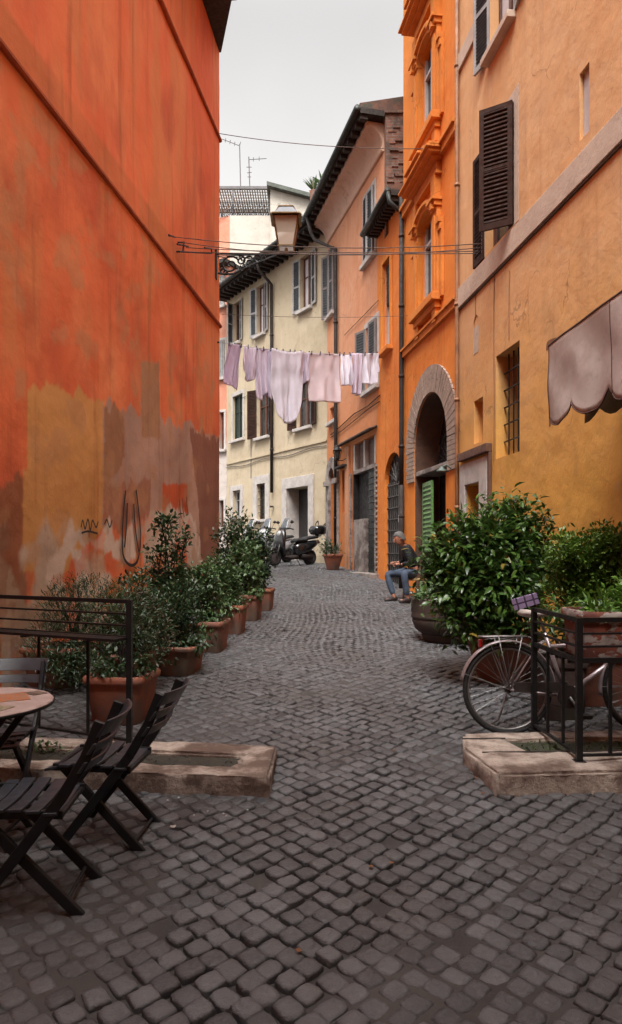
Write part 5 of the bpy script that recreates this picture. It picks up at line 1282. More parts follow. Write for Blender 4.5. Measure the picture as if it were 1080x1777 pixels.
# ================================================================== bicycle
M_silver = simple('silver_paint', (.42,.36,.37), .35, .6, .3, 14, .05)
M_chrome = simple('dull_chrome', (.30,.29,.285), .45, .8, .3, 18, .05)
M_rubber = simple('tyre_rubber', (.018,.018,.018), .8, 0, .3, 20)
bk = thing('bicycle', (0,0,0), 'silver-grey city bicycle with carrier and red tail light behind the right railing', 'bicycle')
def circ(c, r, n=48, y=0, a0=0, a1=2*math.pi): return [V(c[0]+r*math.cos(t), y, c[1]+r*math.sin(t)) for t in np.linspace(a0, a1, n, endpoint=(a1-a0 < 6.2))]
for cx_, nm in ((0,'r'), (1.06,'f')):
    mb = MB(); mb.tube(circ((cx_,.345), .322, 56), .019, 8, closed=True); wh = mb.build('wheel', M_rubber, bk, True)
    mb = MB(); mb.tube(circ((cx_,.345), .299, 56), .010, 6, closed=True); mb.build('rim', M_chrome, wh, True)
    mb = MB()
    for i in range(32):
        t = 2*math.pi*i/32; o = .9 if (i//2) % 2 else -.9; y = .028 if i % 2 else -.028
        mb.tube([V(cx_+.024*math.cos(t+o), y, .345+.024*math.sin(t+o)), V(cx_+.295*math.cos(t), 0, .345+.295*math.sin(t))], .0012, 4)
    mb.build('spokes', M_chrome, wh)
    mb = MB(); mb.tube([V(cx_,-.055,.345), V(cx_,-.03,.345), V(cx_,-.028,.345), V(cx_,.028,.345), V(cx_,.03,.345), V(cx_,.055,.345)], [.008,.008,.028,.028,.008,.008], 10); mb.build('hub', M_pipe, wh, True)
    # mudguard
    mb = MB(); n = 30; a0, a1 = ((-.05, 2.95) if nm == 'r' else (.45, 3.3)); vs = []; 
    for k in range(n+1):
        t = a0 + (a1-a0)*k/n
        for (rr, yy) in ((.352,-.028),(.362,-.018),(.366,0),(.362,.018),(.352,.028)): vs.append(V(cx_+rr*math.cos(t), yy, .345+rr*math.sin(t)))
    mb.add(vs, [(5*k+q, 5*k+q+1, 5*k+5+q+1, 5*k+5+q) for k in range(n) for q in range(4)])
    mg = mb.build('mudguard', M_silver, bk, True); sm = mg.modifiers.new('s', 'SOLIDIFY'); sm.thickness = .002
    mb = MB()
    for t in ((2.8, 1.95) if nm == 'r' else (3.1,)):
        for y in (-.03, .03): mb.tube([V(cx_, y*1.5, .345), V(cx_+.355*math.cos(t), y, .345+.355*math.sin(t))], .003, 5)
    mb.build('mudguard_stay', M_chrome, bk)
mb = MB(); bb = V(.44,0,.29); st = V(.29,0,.76); hd1, hd2 = V(.90,0,.80), V(.945,0,.64)
mb.tube([bb, st], .016, 10); mb.tube([st+(bb-st)*.22, hd2+(hd1-hd2)*.35], .015, 10); mb.tube([bb, hd2], .019, 10); mb.tube([hd1, hd2], .021, 10)
for y in (-.05, .05): mb.tube([V(0,y,.345), V(.3,y*.5,.30), bb+V(0,y*.4,0)], .009, 8); mb.tube([V(0,y,.345), V(.22,y*.6,.66), st-V(0,0,.06)+V(0,y*.3,0)], .008, 8)
for y in (-.05, .05): mb.tube([hd2+V(0,y*.8,-.02), V(1.0,y,.5), V(1.06,y,.345)], .011, 8)
mb.build('frame', M_silver, bk, True)
mb = MB(); mb.tube([st, st+V(-.04,0,.12)], .012, 8); mb.build('seat_post', M_chrome, bk, True)
mb = MB(); mb.loft([(V(.10,0,.905), .05, .015), (V(.13,0,.91), .10, .028), (V(.19,0,.90), .095, .03), (V(.26,0,.90), .045, .024), (V(.34,0,.905), .026, .018), (V(.375,0,.90), .012, .010)], 16, 2.2)
mb.build('saddle', simple('beige_saddle', (.42,.37,.33), .5, 0, .2, 9), bk, True)
mb = MB(); mb.tube([hd1, hd1+V(-.02,0,.12), hd1+V(.04,0,.17)], .012, 8)
mb.tube([V(.78,-.28,.97), V(.88,-.22,1.0), hd1+V(.06,-.08,.19), hd1+V(.06,.08,.19), V(.88,.22,1.0), V(.78,.28,.97)], .011, 8); mb.build('handlebar', M_chrome, bk, True)
mb = MB()
for s in (-1,1): mb.tube([V(.74,s*.29,.965), V(.85,s*.245,.99)], .017, 8)
mb.build('grip', M_rubber, bk, True)
mb = MB(); mb.tube([V(-.20,-.05,.735), V(-.22,0,.735), V(-.20,.05,.735), V(.14,.05,.735), V(.14,-.05,.735)], .005, 6, closed=True)
for x in (-.14,-.05,.04,.1): mb.tube([V(x,-.05,.735), V(x,.05,.735)], .004, 5)
for y in (-.02,.02): mb.tube([V(-.21,y,.735), V(.14,y,.735)], .004, 5)
mb.tube([V(-.2,-.05,.715), V(-.1,-.05,.725), V(0,-.05,.715), V(.12,-.05,.73)], .003, 5)
for y in (-.055,.055): mb.tube([V(-.08,y,.735), V(0,y,.35)], .0045, 6); mb.tube([V(.1,y*.9,.735), V(.01,y,.36)], .0045, 6)
mb.tube([V(.14,0,.735), V(.27,0,.70)], .005, 5); mb.build('carrier', M_chrome, bk, True)
mb = MB(); mb.box(-.215,-.190,-.022,.022,.655,.715); tl = mb.build('tail_light', simple('red_lens', (.35,.012,.012), .2), bk, bevel=.006)
mb = MB(); mb.tube([bb+V(0,-.055,0), bb+V(0,-.06,0)], .085, 28); mb.build('chainring', M_pipe, bk, 'auto')
mb = MB(); mb.tube([bb+V(0,-.075,0), bb+V(.09,-.085,-.13)], .010, 8); mb.tube([bb+V(0,.07,0), bb+V(-.09,.08,.13)], .010, 8); mb.build('crank', M_chrome, bk, True)
for (c, s) in ((bb+V(.09,-.13,-.13), 1), (bb+V(-.09,.125,.13), -1)):
    mb = MB(); mb.box(c.x-.035, c.x+.035, c.y-.045, c.y+.045, c.z-.012, c.z+.012); mb.build('pedal', M_rubber, bk, bevel=.004)
mb = MB(); mb.tube([bb+V(0,-.05,.085), V(0,-.05,.385), V(-.04,-.05,.345), V(0,-.05,.305), bb+V(0,-.05,-.085)], .004, 5); mb.box(.03,.43,-.062,-.042,.33,.40); mb.build('chain_case', M_pipe, bk)
mb = MB(); mb.tube([V(.02,.06,.33), V(-.28+.24,.10,.10), V(-.14,.16,.02)], .008, 6); mb.build('kickstand', M_chrome, bk, True)
bk.location = (1.468, 5.14, gz(5.14)); bk.rotation_euler = (R(-3), 0, R(3))

# ================================================================== the seated man
M_skin = simple('skin', (.42,.19,.12), .5, 0, .15, 12, .05)
M_sweater = simple('dark_sweater', (.005,.006,.009), .9, 0, .35, 16, .3)
M_jeans = simple('faded_jeans', (.055,.08,.125), .85, 0, .35, 9, .25)
M_hair = simple('grey_hair', (.13,.128,.125), .8, 0, .35, 40, .3)
M_shoe = simple('dark_shoe', (.03,.018,.015), .6)
gm = gz(13.0); MX, MY = 1.86, 13.0
def J(x, y, z): return V(x, y, gm+z)
jt = dict(pel=J(1.93,13.0,.56), sp=J(1.93,12.98,.74), ch=J(1.84,12.97,.92), nb=J(1.75,12.95,1.04), nk=J(1.69,12.94,1.085),
          sR=J(1.78,12.77,.98), eR=J(1.84,12.70,.72), wR=J(1.66,12.80,.70), sL=J(1.80,13.15,.98), eL=J(1.80,13.24,.74), wL=J(1.62,13.02,.73),
          hR=J(1.90,12.90,.53), kR=J(1.70,12.62,.55), aR=J(1.76,12.66,.10), hL=J(1.90,13.10,.53), kL=J(1.43,13.05,.52), aL=J(1.55,12.98,.10),
          tR=J(1.62,12.58,.04), tL=J(1.40,12.93,.04), fR=J(1.78,12.67,.045), fL=J(1.57,12.99,.045))
def skinned(name, chains, mat, parent, sub=2, root=0):
    off = OFF[parent.name]; vs = []; es = []; rs = []; idx = {}
    for chn in chains:
        prev = None
        for (k, r) in chn:
            key = k if isinstance(k, str) else tuple(round(c, 4) for c in k)
            if key not in idx:
                p = jt[k] if isinstance(k, str) else k; idx[key] = len(vs); vs.append(tuple(p-off)); rs.append(r)
            i = idx[key]
            if prev is not None and prev != i: es.append((prev, i))
            prev = i
    me = bpy.data.meshes.new(name); me.from_pydata(vs, es, []); me.materials.append(mat)
    ob = bpy.data.objects.new(name, me); col.objects.link(ob); ob.parent = parent; OFF[ob.name] = off.copy()
    md = ob.modifiers.new('skin', 'SKIN'); md.use_smooth_shade = True
    if not me.skin_vertices: 
        bpy.context.view_layer.objects.active = ob
    lay = me.skin_vertices[0] if me.skin_vertices else None
    if lay:
        for i, r in enumerate(rs): lay.data[i].radius = (r if isinstance(r, tuple) else (r, r)); lay.data[i].use_root = (i == root)
    sb_ = ob.modifiers.new('sub', 'SUBSURF'); sb_.levels = sub; sb_.render_levels = sub
    return ob
man = thing('person', (MX, MY, gm), 'grey-haired man in a dark sweater and jeans sitting bent over his hands on a stool', 'person')
arm = lambda s: [('ch', .11), ('s'+s, .045), ('e'+s, .034), ('w'+s, .026)]
leg = lambda s: [('pel', .10), ('h'+s, .075), ('k'+s, .050), ('a'+s, .038), ('f'+s, .035), ('t'+s, .028)]
headc = J(1.635, 12.89, 1.175)
body = skinned('body', [[('pel',.12),('sp',.105),('ch',.11),('nb',.05),('nk',.047),(J(1.665,12.92,1.12),.055)], arm('R'), arm('L'), leg('R'), leg('L')], M_skin, man)
# head: an egg with brow, nose, chin, ears; face turned down and to the left
def head(parent):
    mb = MB(); Rm = Matrix.Rotation(R(28), 4, V(0,1,0).normalized())  # nod towards -x
    face = V(-1,-.35,-.42).normalized(); lat = face.cross(V(0,0,1)).normalized(); up = lat.cross(face).normalized()
    secs = [(-.115,.030,.035,.01),(-.10,.048,.058,.0),(-.07,.060,.078,.0),(-.03,.070,.090,-.005),(.01,.076,.098,-.01),(.05,.077,.100,-.012),(.08,.068,.088,-.014),(.105,.045,.058,-.016),(.118,.012,.015,-.016)]
    vs = []; n = 20
    for (h_, a, b_, o_s) in secs:
        for k in range(n):
            t = 2*math.pi*k/n; f = math.cos(t)*b_ + o_s; 
            if math.cos(t) > .8:
                f += {-.03:.012, .01:.006, -.07:.004}.get(h_, 0)
                if h_ == .01 and .2 < abs(math.sin(t)) < .6: f -= .010
            vs.append(headc + up*h_ + lat*math.sin(t)*a + face*f)
    m_ = len(secs); mb.add(vs, [(r*n+k, r*n+(k+1) % n, (r+1)*n+(k+1) % n, (r+1)*n+k) for r in range(m_-1) for k in range(n)] + [tuple(range(n))[::-1], tuple((m_-1)*n+k for k in range(n))])
    mb.build('head', M_skin, parent, True)
    hd_ = mb
    mb = MB(); mb.tube([headc+up*.03+face*.092, headc+up*.0+face*.105, headc-up*.022+face*.118, headc-up*.028+face*.10], [.008,.010,.014,.010], 8); mb.build('nose', M_skin, parent, True)
    for s in (-1, 1):
        mb = MB(); c = headc+lat*s*.078-face*.005; mb.loft([(c-up*.03,.006,.010),(c-up*.012,.010,.016),(c+up*.015,.012,.020),(c+up*.03,.008,.012)], 8, 2, lat=lat); mb.build('ear', M_skin, parent, True)
        mb = MB(); e = headc+up*.018+face*.086+lat*s*.03; mb.tube([e-lat*.012, e+lat*.012], .007, 6); mb.build('eye', simple('eye_dark', (.05,.035,.03), .3), parent, True)
    mb = MB(); e = headc-up*.055+face*.078; mb.tube([e-lat*.022, e+face*.006, e+lat*.022], .005, 6); mb.build('mouth', simple('lip', (.28,.10,.08), .5), parent, True)
    # hair: cap over crown, sides and back
    mb = MB(); vs = []; n = 24; rows = 9
    for i in range(rows):
        ph = i/(rows-1)
        for k in range(n):
            t = 2*math.pi*k/n; front = math.cos(t); low = .075 if front > .35 else (-.06 if front < -.25 else .02)
            h_ = .128 + (low-.128)*ph; rr = math.sqrt(max(0, 1-max(0, (h_-.01)/.125)**2)); a = .081*rr+.002; b_ = .106*rr+.002
            wob = .99+.07*math.sin(k*5+i*3)*math.sin(k*2.3+i)
            vs.append(headc + up*h_ + lat*math.sin(t)*a*wob + face*(math.cos(t)*b_*wob-.013))
    mb.add(vs, [(r*n+k, (r+1)*n+k, (r+1)*n+(k+1) % n, r*n+(k+1) % n) for r in range(rows-1) for k in range(n)] + [tuple(range(n))])
    o = mb.build('hair', M_hair, parent, True); sm = o.modifiers.new('s', 'SOLIDIFY'); sm.thickness = .008
head(man)
# hands with five fingers, closed over each other
for s, w_, dirv in (('R', jt['wR'], V(-1,.45,.10)), ('L', jt['wL'], V(-.9,-.55,.08))):
    d = dirv.normalized(); sd_ = d.cross(V(0,0,1)).normalized()*(1 if s == 'R' else -1); up = V(0,0,1)
    palm = w_ + d*.05; key = w_ + d*.008
    chains = [[(key, .024), (palm, (.030,.020)), (w_+d*.085, (.034,.016))]]
    for f in range(4):
        b0 = w_ + d*.085; o_ = sd_*(f-1.5)*.019; l = (.036,.040,.038,.030)[f]
        chains.append([(w_+d*.085, (.034,.016)), (w_+d*.095+o_, .010), (w_+d*(.095+l)+o_-up*.012, .0085), (w_+d*(.10+l)+o_-up*.040, .0075), (w_+d*(.082+l*.6)+o_-up*.052, .0065)])
    tb_ = w_ + d*.035 - sd_*.030; chains.append([(palm, (.030,.020)), (tb_, .012), (tb_+d*.035-sd_*.008-up*.012, .010), (tb_+d*.06+sd_*.004-up*.02, .008)])
    skinned('hand', chains, M_skin, man, 1)
skinned('sweater', [[(J(1.93,12.99,.60),.142),('sp',.14),('ch',.148),('nb',.074)], [('ch',.142),('sR',.088),('eR',.062),(jt['wR'].lerp(jt['eR'],.12),.043)], [('ch',.142),('sL',.088),('eL',.062),(jt['wL'].lerp(jt['eL'],.12),.043)]], M_sweater, man)
skinned('jeans', [[(J(1.93,13.0,.60),.135),('pel',.135)], [('pel',.135),('hR',.105),('kR',.074),(jt['kR'].lerp(jt['aR'],.5),.066),(jt['kR'].lerp(jt['aR'],.95),.058)], [('pel',.135),('hL',.105),('kL',.074),(jt['kL'].lerp(jt['aL'],.5),.066),(jt['kL'].lerp(jt['aL'],.95),.058)]], M_jeans, man)
for s in 'RL':
    a, t = jt['f'+s], jt['t'+s]; d = (t-a).normalized(); lat = d.cross(V(0,0,1)).normalized(); d.z = 0; a = V(a.x, a.y, gm); mb = MB()
    mb.loft([(a-d*.05+V(0,0,.045),.028,.035),(a-d*.02+V(0,0,.05),.038,.05),(a+d*.06+V(0,0,.048),.040,.044),(a+d*.13+V(0,0,.034),.044,.032),(a+d*.19+V(0,0,.028),.036,.024),(a+d*.21+V(0,0,.024),.016,.012)], 14, 2.6, lat=lat)
    mb.build('shoe', M_shoe, man, True)
# stool
M_stool = simple('varnished_orange_wood', (.30,.10,.03), .45, 0, .35, 9)
so = thing('wooden_stool', (1.95, 13.0, gm), 'orange-brown wooden stool with rungs under the seated man', 'stool')
mb = MB(); mb.box(1.75,2.15,12.80,13.20,gm+.40,gm+.435); mb.build('seat', simple('straw_seat', (.30,.2,.09), .8), so, bevel=.01)
for sx in (-1,1):
    for sy in (-1,1):
        mb = MB(); mb.tube([V(1.95+sx*.19, 13.0+sy*.19, gm-.005), V(1.95+sx*.17, 13.0+sy*.17, gm+.40)], .019, 8); mb.build('leg', M_stool, so, True)
mb = MB()
for h_ in (.13,.27):
    for s in (-1,1): mb.tube([V(1.95-.18, 13+s*.18, gm+h_), V(1.95+.18, 13+s*.18, gm+h_)], .011, 6); mb.tube([V(1.95+s*.18, 12.82, gm+h_+.03), V(1.95+s*.18, 13.18, gm+h_+.03)], .011, 6)
mb.build('rung', M_stool, so, True)

# ================================================================== scooters
def scooter(name, label, loc, rot, paint, dark, topbox=True, screen=True, sc_=1.0):
    r_ = thing(name, (0,0,0), label, 'scooter', 'scooters parked before the cream house')
    for cx_ in (-.66, .68):
        mb = MB(); mb.tube(circ((cx_,.25), .185, 32), .062, 10, closed=True); wh = mb.build('wheel', M_rubber, r_, True)
        mb = MB(); mb.tube([V(cx_,-.05,.25), V(cx_,-.045,.25), V(cx_,.045,.25), V(cx_,.05,.25)], [.05,.135,.135,.05], 18); mb.build('rim', M_pipegrey, wh, 'auto')
    mb = MB(); mb.loft([(V(.60,0,.40),.03,.04),(V(.66,0,.50),.06,.05),(V(.74,0,.50),.075,.05),(V(.84,0,.44),.07,.05),(V(.92,0,.34),.04,.03)], 14, 2.3); mb.build('front_mudguard', paint, r_, True)
    mb = MB()   # leg shield: wide curved panel
    secs = [(V(.40,0,.30),.20,.03),(V(.47,0,.42),.25,.04),(V(.50,0,.60),.27,.06),(V(.48,0,.80),.25,.08),(V(.43,0,.95),.20,.09),(V(.38,0,1.05),.14,.07)]
    mb.loft(secs, 18, 2.8); mb.build('front_shield', paint, r_, True)
    mb = MB(); mb.loft([(V(.42,0,.28),.20,.04),(V(.1,0,.24),.18,.06),(V(-.1,0,.27),.17,.07)], 14, 3.5); mb.build('footboard', dark, r_, True)
    mb = MB(); mb.loft([(V(-.02,0,.42),.15,.16),(V(-.2,0,.50),.19,.20),(V(-.5,0,.56),.20,.17),(V(-.78,0,.66),.16,.11),(V(-.98,0,.74),.07,.05)], 18, 2.6); mb.build('rear_body', paint, r_, True)
    mb = MB(); mb.loft([(V(.02,0,.70),.09,.03),(V(-.1,0,.75),.14,.06),(V(-.4,0,.77),.16,.06),(V(-.52,0,.82),.15,.06),(V(-.85,0,.86),.13,.05),(V(-.95,0,.85),.08,.03)], 16, 2.8); mb.build('seat', M_rubber, r_, True)
    mb = MB(); mb.tube([V(.67,-.09,.25), V(.55,-.09,.6), V(.45,0,.8)], .022, 8); mb.tube([V(.67,.09,.25), V(.55,.09,.6), V(.45,0,.8)], .022, 8); mb.build('fork', M_pipegrey, r_, True)
    mb = MB(); mb.tube([V(.34,0,1.0), V(.33,0,1.07)], .05, 10); mb.tube([V(.24,-.34,1.06), V(.30,-.26,1.09), V(.36,-.08,1.09), V(.36,.08,1.09), V(.30,.26,1.09), V(.24,.34,1.06)], [.018,.018,.04,.04,.018,.018], 8); mb.build('handlebar', M_rubber, r_, True)
    mb = MB(); mb.lathe([(.02,-.03),(.09,-.025),(.10,0),(.085,.03),(.02,.045)], (0,0,0), 18)
    me = mb; mb2 = MB(); mb2.add([V(.50+v[2], v[0], .93+v[1]) for v in me.v], [f[::-1] for f in me.f]); mb2.build('headlight', simple('headlight_glass', (.5,.5,.48), .12), r_, True)
    for s in (-1,1):
        mb = MB(); mb.tube([V(.30,s*.22,1.09), V(.29,s*.30,1.24)], .006, 5); mb.loft([(V(.285,s*.26,1.27),.02,.02),(V(.29,s*.32,1.28),.05,.05),(V(.285,s*.38,1.27),.02,.03)], 10, 2.2, lat=(0,0,1)); mb.build('mirror', M_pipe, r_, True)
    if screen:
        mb = MB(); vs = []
        for i in range(6):
            for k in range(7): y = (k-3)/3*(.2-.02*i); vs.append(V(.42-.04*i-.18*(y*y)/.04*.3, y, 1.05+.07*i))
        mb.add(vs, [(i*7+k, i*7+k+1, i*7+8+k, i*7+7+k) for i in range(5) for k in range(6)]); o = mb.build('windscreen', simple('tinted_screen', (.10,.11,.12), .1), r_, True); o.modifiers.new('s', 'SOLIDIFY').thickness = .004
    if topbox:
        mb = MB(); mb.loft([(V(-.78,0,1.04),.17,.10),(V(-.85,0,1.06),.21,.14),(V(-1.02,0,1.07),.22,.155),(V(-1.16,0,1.06),.19,.13),(V(-1.20,0,1.05),.14,.08)], 20, 4); mb.tube([V(-.85,0,.84), V(-1.0,0,.93)], .05, 8); mb.build('top_box', paint, r_, True)
    mb = MB(); mb.loft([(V(-1.0,0,.72),.07,.02),(V(-1.03,0,.70),.06,.035)], 10, 2.4); mb.build('tail_light', simple('red_lens', (.35,.012,.012), .2), r_, True)
    mb = MB(); mb.tube([V(-.2,-.16,.22), V(-.5,-.17,.24), V(-.9,-.19,.34)], [.03,.05,.055], 10); mb.build('exhaust', M_pipegrey, r_, True)
    mb = MB(); mb.loft([(V(-.25,.0,.30),.16,.09),(V(-.5,0,.27),.17,.11),(V(-.7,0,.26),.12,.08)], 12, 2.6); mb.build('engine', M_pipe, r_, True)
    mb = MB(); mb.tube([V(-.05,.14,.2), V(-.12,.22,.01)], .012, 6); mb.tube([V(-.05,-.14,.2), V(-.12,-.22,.01)], .012, 6); mb.build('stand', M_pipe, r_, True)
    r_.location = loc; r_.rotation_euler = (0, 0, R(rot)); r_.scale = (sc_,)*3; return r_
M_blackpaint = simple('black_scooter_paint', (.010,.011,.012), .22, 0, .2, 4, .02, .6, coat=.6)
M_silverpaint = simple('silver_scooter_paint', (.40,.40,.42), .3, .5, .2, 4, .02)
yy = 20.3; scooter('scooter', 'black scooter with a top box parked before the dark doorway', ((508-CX)*yy/F, yy, gz(yy)), 221, M_blackpaint, M_pipe)
yy = 21.6; scooter('scooter', 'silver scooter half hidden behind the left shrubs', ((474-CX)*yy/F, yy, gz(yy)), 232, M_silverpaint, M_pipe, topbox=False, screen=True)
yy = 22.8; scooter('scooter', 'dark grey scooter farthest back, just showing between the shrubs and the silver one', ((452-CX)*yy/F-.1, yy, gz(yy)), 225, simple('grey_scooter_paint', (.06,.065,.07), .3), M_pipe, topbox=False, screen=True)

# ================================================================== laundry
A_, B_ = V(-1.86, 14.02, at(383, 594, 14.02).z), V(1.70, 16.22, at(664, 613, 16.22).z)
def rope_at(px):
    k = (px-CX)/F; t = (k*A_.y-A_.x)/((B_.x-A_.x)-k*(B_.y-A_.y)); p = A_.lerp(B_, t); p.z -= .10*4*t*(1-t); return p
ln = thing('clothes_line', tuple(A_), 'thin line strung across the alley carrying the pale laundry', 'clothes line')
mb = MB(); mb.tube([rope_at(px) for px in np.linspace(381, 664, 40)], .006, 5); mb.build('rope', simple('rope_white', (.4,.38,.36), .8), ln)
mb = MB(); mb.tube([A_+V(-.1,0,0), A_+V(.0,.0,0)], .02, 6); mb.tube([B_+V(-.0,0,0), B_+V(.1,0,0)], .02, 6); mb.build('hook', M_iron, ln)
def clothmat(name, c, bd=.03, bs=9):
    m, nt, b = base_mat(name); f = ramp(nt, nz(nt, 3, 4), .35, .7); nt.links.new(mixc(nt, f, c, tuple(x*.85 for x in c)), b.inputs['Base Color']); b.inputs['Roughness'].default_value = .95
    tr = nt.nodes.new('ShaderNodeBsdfTranslucent'); tr.inputs['Color'].default_value = (*c, 1); ms = nt.nodes.new('ShaderNodeMixShader'); ms.inputs[0].default_value = .3
    nt.links.new(b.outputs[0], ms.inputs[1]); nt.links.new(tr.outputs[0], ms.inputs[2]); nt.links.new(ms.outputs[0], nt.nodes['Material Output'].inputs['Surface'])
    bump(nt, b, nz(nt, bs, 5, stretch=(1,1,.4)), .4, bd); return m
M_lilac = clothmat('lilac_cloth', (.70,.62,.73), .012); M_lilacw = clothmat('white_lilac_cloth', (.80,.78,.86), .012); M_rose = clothmat('rose_cloth', (.76,.65,.68), .008); M_mauve = clothmat('deep_lilac_cloth', (.60,.48,.62), .012)
LG = 'laundry on the line across the alley'
dline = (B_-A_).normalized(); nline = V(dline.y, -dline.x, 0)
def hang(name, cat, label, x0, x1, yb, mat, bottom=None, folds=3, amp=.05, sag=0., n=34, side=None, off=0., swag=0.):
    """yb: photo row of the lower hem at the middle; bottom(u) scales the length; side(u,v) shifts sideways"""
    vs = []; mid = rope_at((x0+x1)/2); H = mid.z - at((x0+x1)/2, yb, mid.y).z; m_ = 30
    p0, p1 = rope_at(x0), rope_at(x1); seed = random.random()*9
    for j in range(m_+1):
        v = j/m_
        for i in range(n+1):
            u = i/n; p = p0.lerp(p1, u); r0 = rope_at(x0+(x1-x0)*u); L_ = H*(bottom(u) if bottom else 1) 
            z = r0.z + .01 - L_*v - sag*4*u*(1-u)*(1-v)*1.0
            fo = amp*(.25+v)*(math.sin(u*folds*2*math.pi+seed+.8*v) + .45*math.sin(u*folds*4.7*math.pi+seed*2-1.3*v)) + off + .03*math.sin(v*3+seed)
            if swag: fo += swag*math.sin(21*math.hypot((2*u-1)*.55, 1-v)+seed)*(1-.4*v)
            fo += .004*math.sin(23*u+9*v+seed) * (1-.3*v) + .004*math.sin(13*v-9*u)
            s_ = side(u, v) if side else 0
            vs.append(p*1.0 + V(0,0,z-p.z) + nline*fo + dline*(s_ + .012*math.sin(v*7+u*9)))
    mb = MB(); mb.add(vs, [(j*(n+1)+i, j*(n+1)+i+1, (j+1)*(n+1)+i+1, (j+1)*(n+1)+i) for j in range(m_) for i in range(n)])
    o = mb.build(name, mat, smooth=True); o.modifiers.new('thickness', 'SOLIDIFY').thickness = .006; recentre(o); return tag(o, label, cat, LG)
hang('towel', 'towel', 'deepest lilac towel hanging first at the left end of the line', 396, 420, 672, M_mauve, lambda u: .93+.14*u, 1.2, .03, side=lambda u, v: -.09*v)
hang('shirt', 'shirt', 'short lilac vest with a rounded hem, second from the left end of the line', 421, 446, 657, M_lilac, lambda u: .75+.5*math.sin(math.pi*min(1,max(0,u)))**.6*.7, 1.6, .05, .03)
hang('shirt', 'shirt', 'long creased lilac shirt hanging just left of the big looped sheet', 446, 470, 695, M_lilac, lambda u: .95+.08*math.sin(u*7), 2.4, .05)
hang('bed_sheet', 'sheet', 'large sheet looped into a deep rounded sag, longest piece on the line', 468, 522, 737, M_lilacw, lambda u: 1-.42*abs(2*u-1)**2.6, 2, .03, .05, 60, off=.10, swag=.006)
hang('bed_sheet', 'sheet', 'crumpled upper fold of white sheet showing behind the deep looped one', 462, 505, 690, M_lilac, lambda u: 1-.25*u, 3, .05, 0, off=-.10)
hang('shirt', 'shirt', 'crumpled white shirt between the looped sheet and the flat pink one', 516, 537, 669, M_lilac, lambda u: .95+.1*math.sin(u*5), 2, .05, .02)
hang('bed_sheet', 'sheet', 'flat square rose-pink sheet in the middle of the line', 537, 591, 699, M_rose, lambda u: .98+.03*u, 1.3, .03, n=50, swag=.002)
hang('shirt', 'shirt', 'small white cloth just right of the flat pink sheet', 591, 611, 670, M_lilacw, lambda u: 1, 2, .04, .03)
hang('towel', 'towel', 'narrow lilac towel, the longest piece right of the flat pink sheet', 609, 627, 685, M_lilac, lambda u: .97+.05*u, 2, .03)
hang('shirt', 'shirt', 'pale shirt with its sleeve sticking out at the right end of the line', 627, 659, 668, M_lilacw, lambda u: (.9+.1*math.sin(u*3.1)) if u < .82 else .62, 2, .05, .0)
pegs = (398,408,419,431,446,458,470,480,492,504,512,522,537,541,556,572,590,597,608,612,624,634,646,655)
peg0 = None
ORD = ['first','second','third','fourth','fifth','sixth','seventh','eighth','ninth','tenth','eleventh','twelfth']; ORD = [('leftmost of all' if i == 0 else o_+' from the left end') for i, o_ in enumerate(ORD)] + [('rightmost of all' if o_ == 'first' else o_+' from the right end') for o_ in ORD[::-1]]
for i, px in enumerate(pegs):
    p = rope_at(px)
    if peg0 is None:
        mb = MB(); mb.bar(V(-.008,0,-.04), V(-.004,0,.045), .014, .008); mb.bar(V(.008,0,-.04), V(.004,0,.045), .014, .008)
        o = mb.build('clothes_peg', simple('dark_peg', (.05,.05,.12), .5)); peg0 = o
    else: o = peg0.copy(); col.objects.link(o)
    o.location = p + nline*.0; o.rotation_euler = (random.uniform(-.3,.3), random.uniform(-.3,.3), math.atan2(dline.y, dline.x)); tag(o, 'small dark clothes peg on the line, ' + ORD[i], 'peg', 'clothes pegs on the line')

# ================================================================== street lamp on its scrolled bracket
yl = 13.9; xw = -3.6+.1208*yl; q = at(378, 441, yl); zt = q.z
lb = thing('street_lamp', (xw, yl, zt), 'old glass lantern on a scrolled black iron bracket fixed to the red wall', 'street lamp')
lx = at(497, 430, yl).x
mb = MB(); mb.bar(V(xw, yl, zt), V(lx+.22, yl, zt+.0), .03, .022); mb.bar(V(xw, yl, zt-.04), V(at(455,0,yl).x, yl, zt-.015), .025, .012)
def spiral(c, r0, turns, s=1, a0=0, n=30): return [V(c[0]+r0*(1-k/n*.85)*math.cos(a0+s*turns*2*math.pi*k/n), yl, c[1]+r0*(1-k/n*.85)*math.sin(a0+s*turns*2*math.pi*k/n)) for k in range(n+1)]
for (x, z, r0, tn, s, a0) in ((400,460,.19,1.6,1,.5),(418,452,.10,1.4,-1,2),(432,456,.13,1.5,1,1),(447,450,.085,1.4,-1,2.4),(458,450,.055,1.3,1,1),(388,470,.08,1.3,-1,0),(421,466,.06,1.2,1,2)):
    c = at(x, z, yl); mb.tube(spiral((c.x, c.z), r0, tn, s, a0), .020, 5)
mb.tube([at(x, z, yl) for x, z in ((379,474),(390,476),(405,475),(420,468),(436,460),(452,454),(470,447),(482,442))], .022, 6)
mb.tube([at(x, z, yl) for x, z in ((379,446),(392,447),(412,446),(436,449),(455,443))], .010, 6)
mb.box(xw-.02, xw+.03, yl-.05, yl+.05, zt-.5, zt+.08); mb.build('bracket', M_iron, lb)
M_brass = simple('tarnished_brass', (.20,.12,.045), .45, .6, .4, 9)
def ring4(w_, z): return [V(lx-w_, yl-w_, z), V(lx+w_, yl-w_, z), V(lx+w_, yl+w_, z), V(lx-w_, yl+w_, z)]
z0 = zt+.12; z1 = at(0, 382, yl).z; z2 = at(0, 363, yl).z
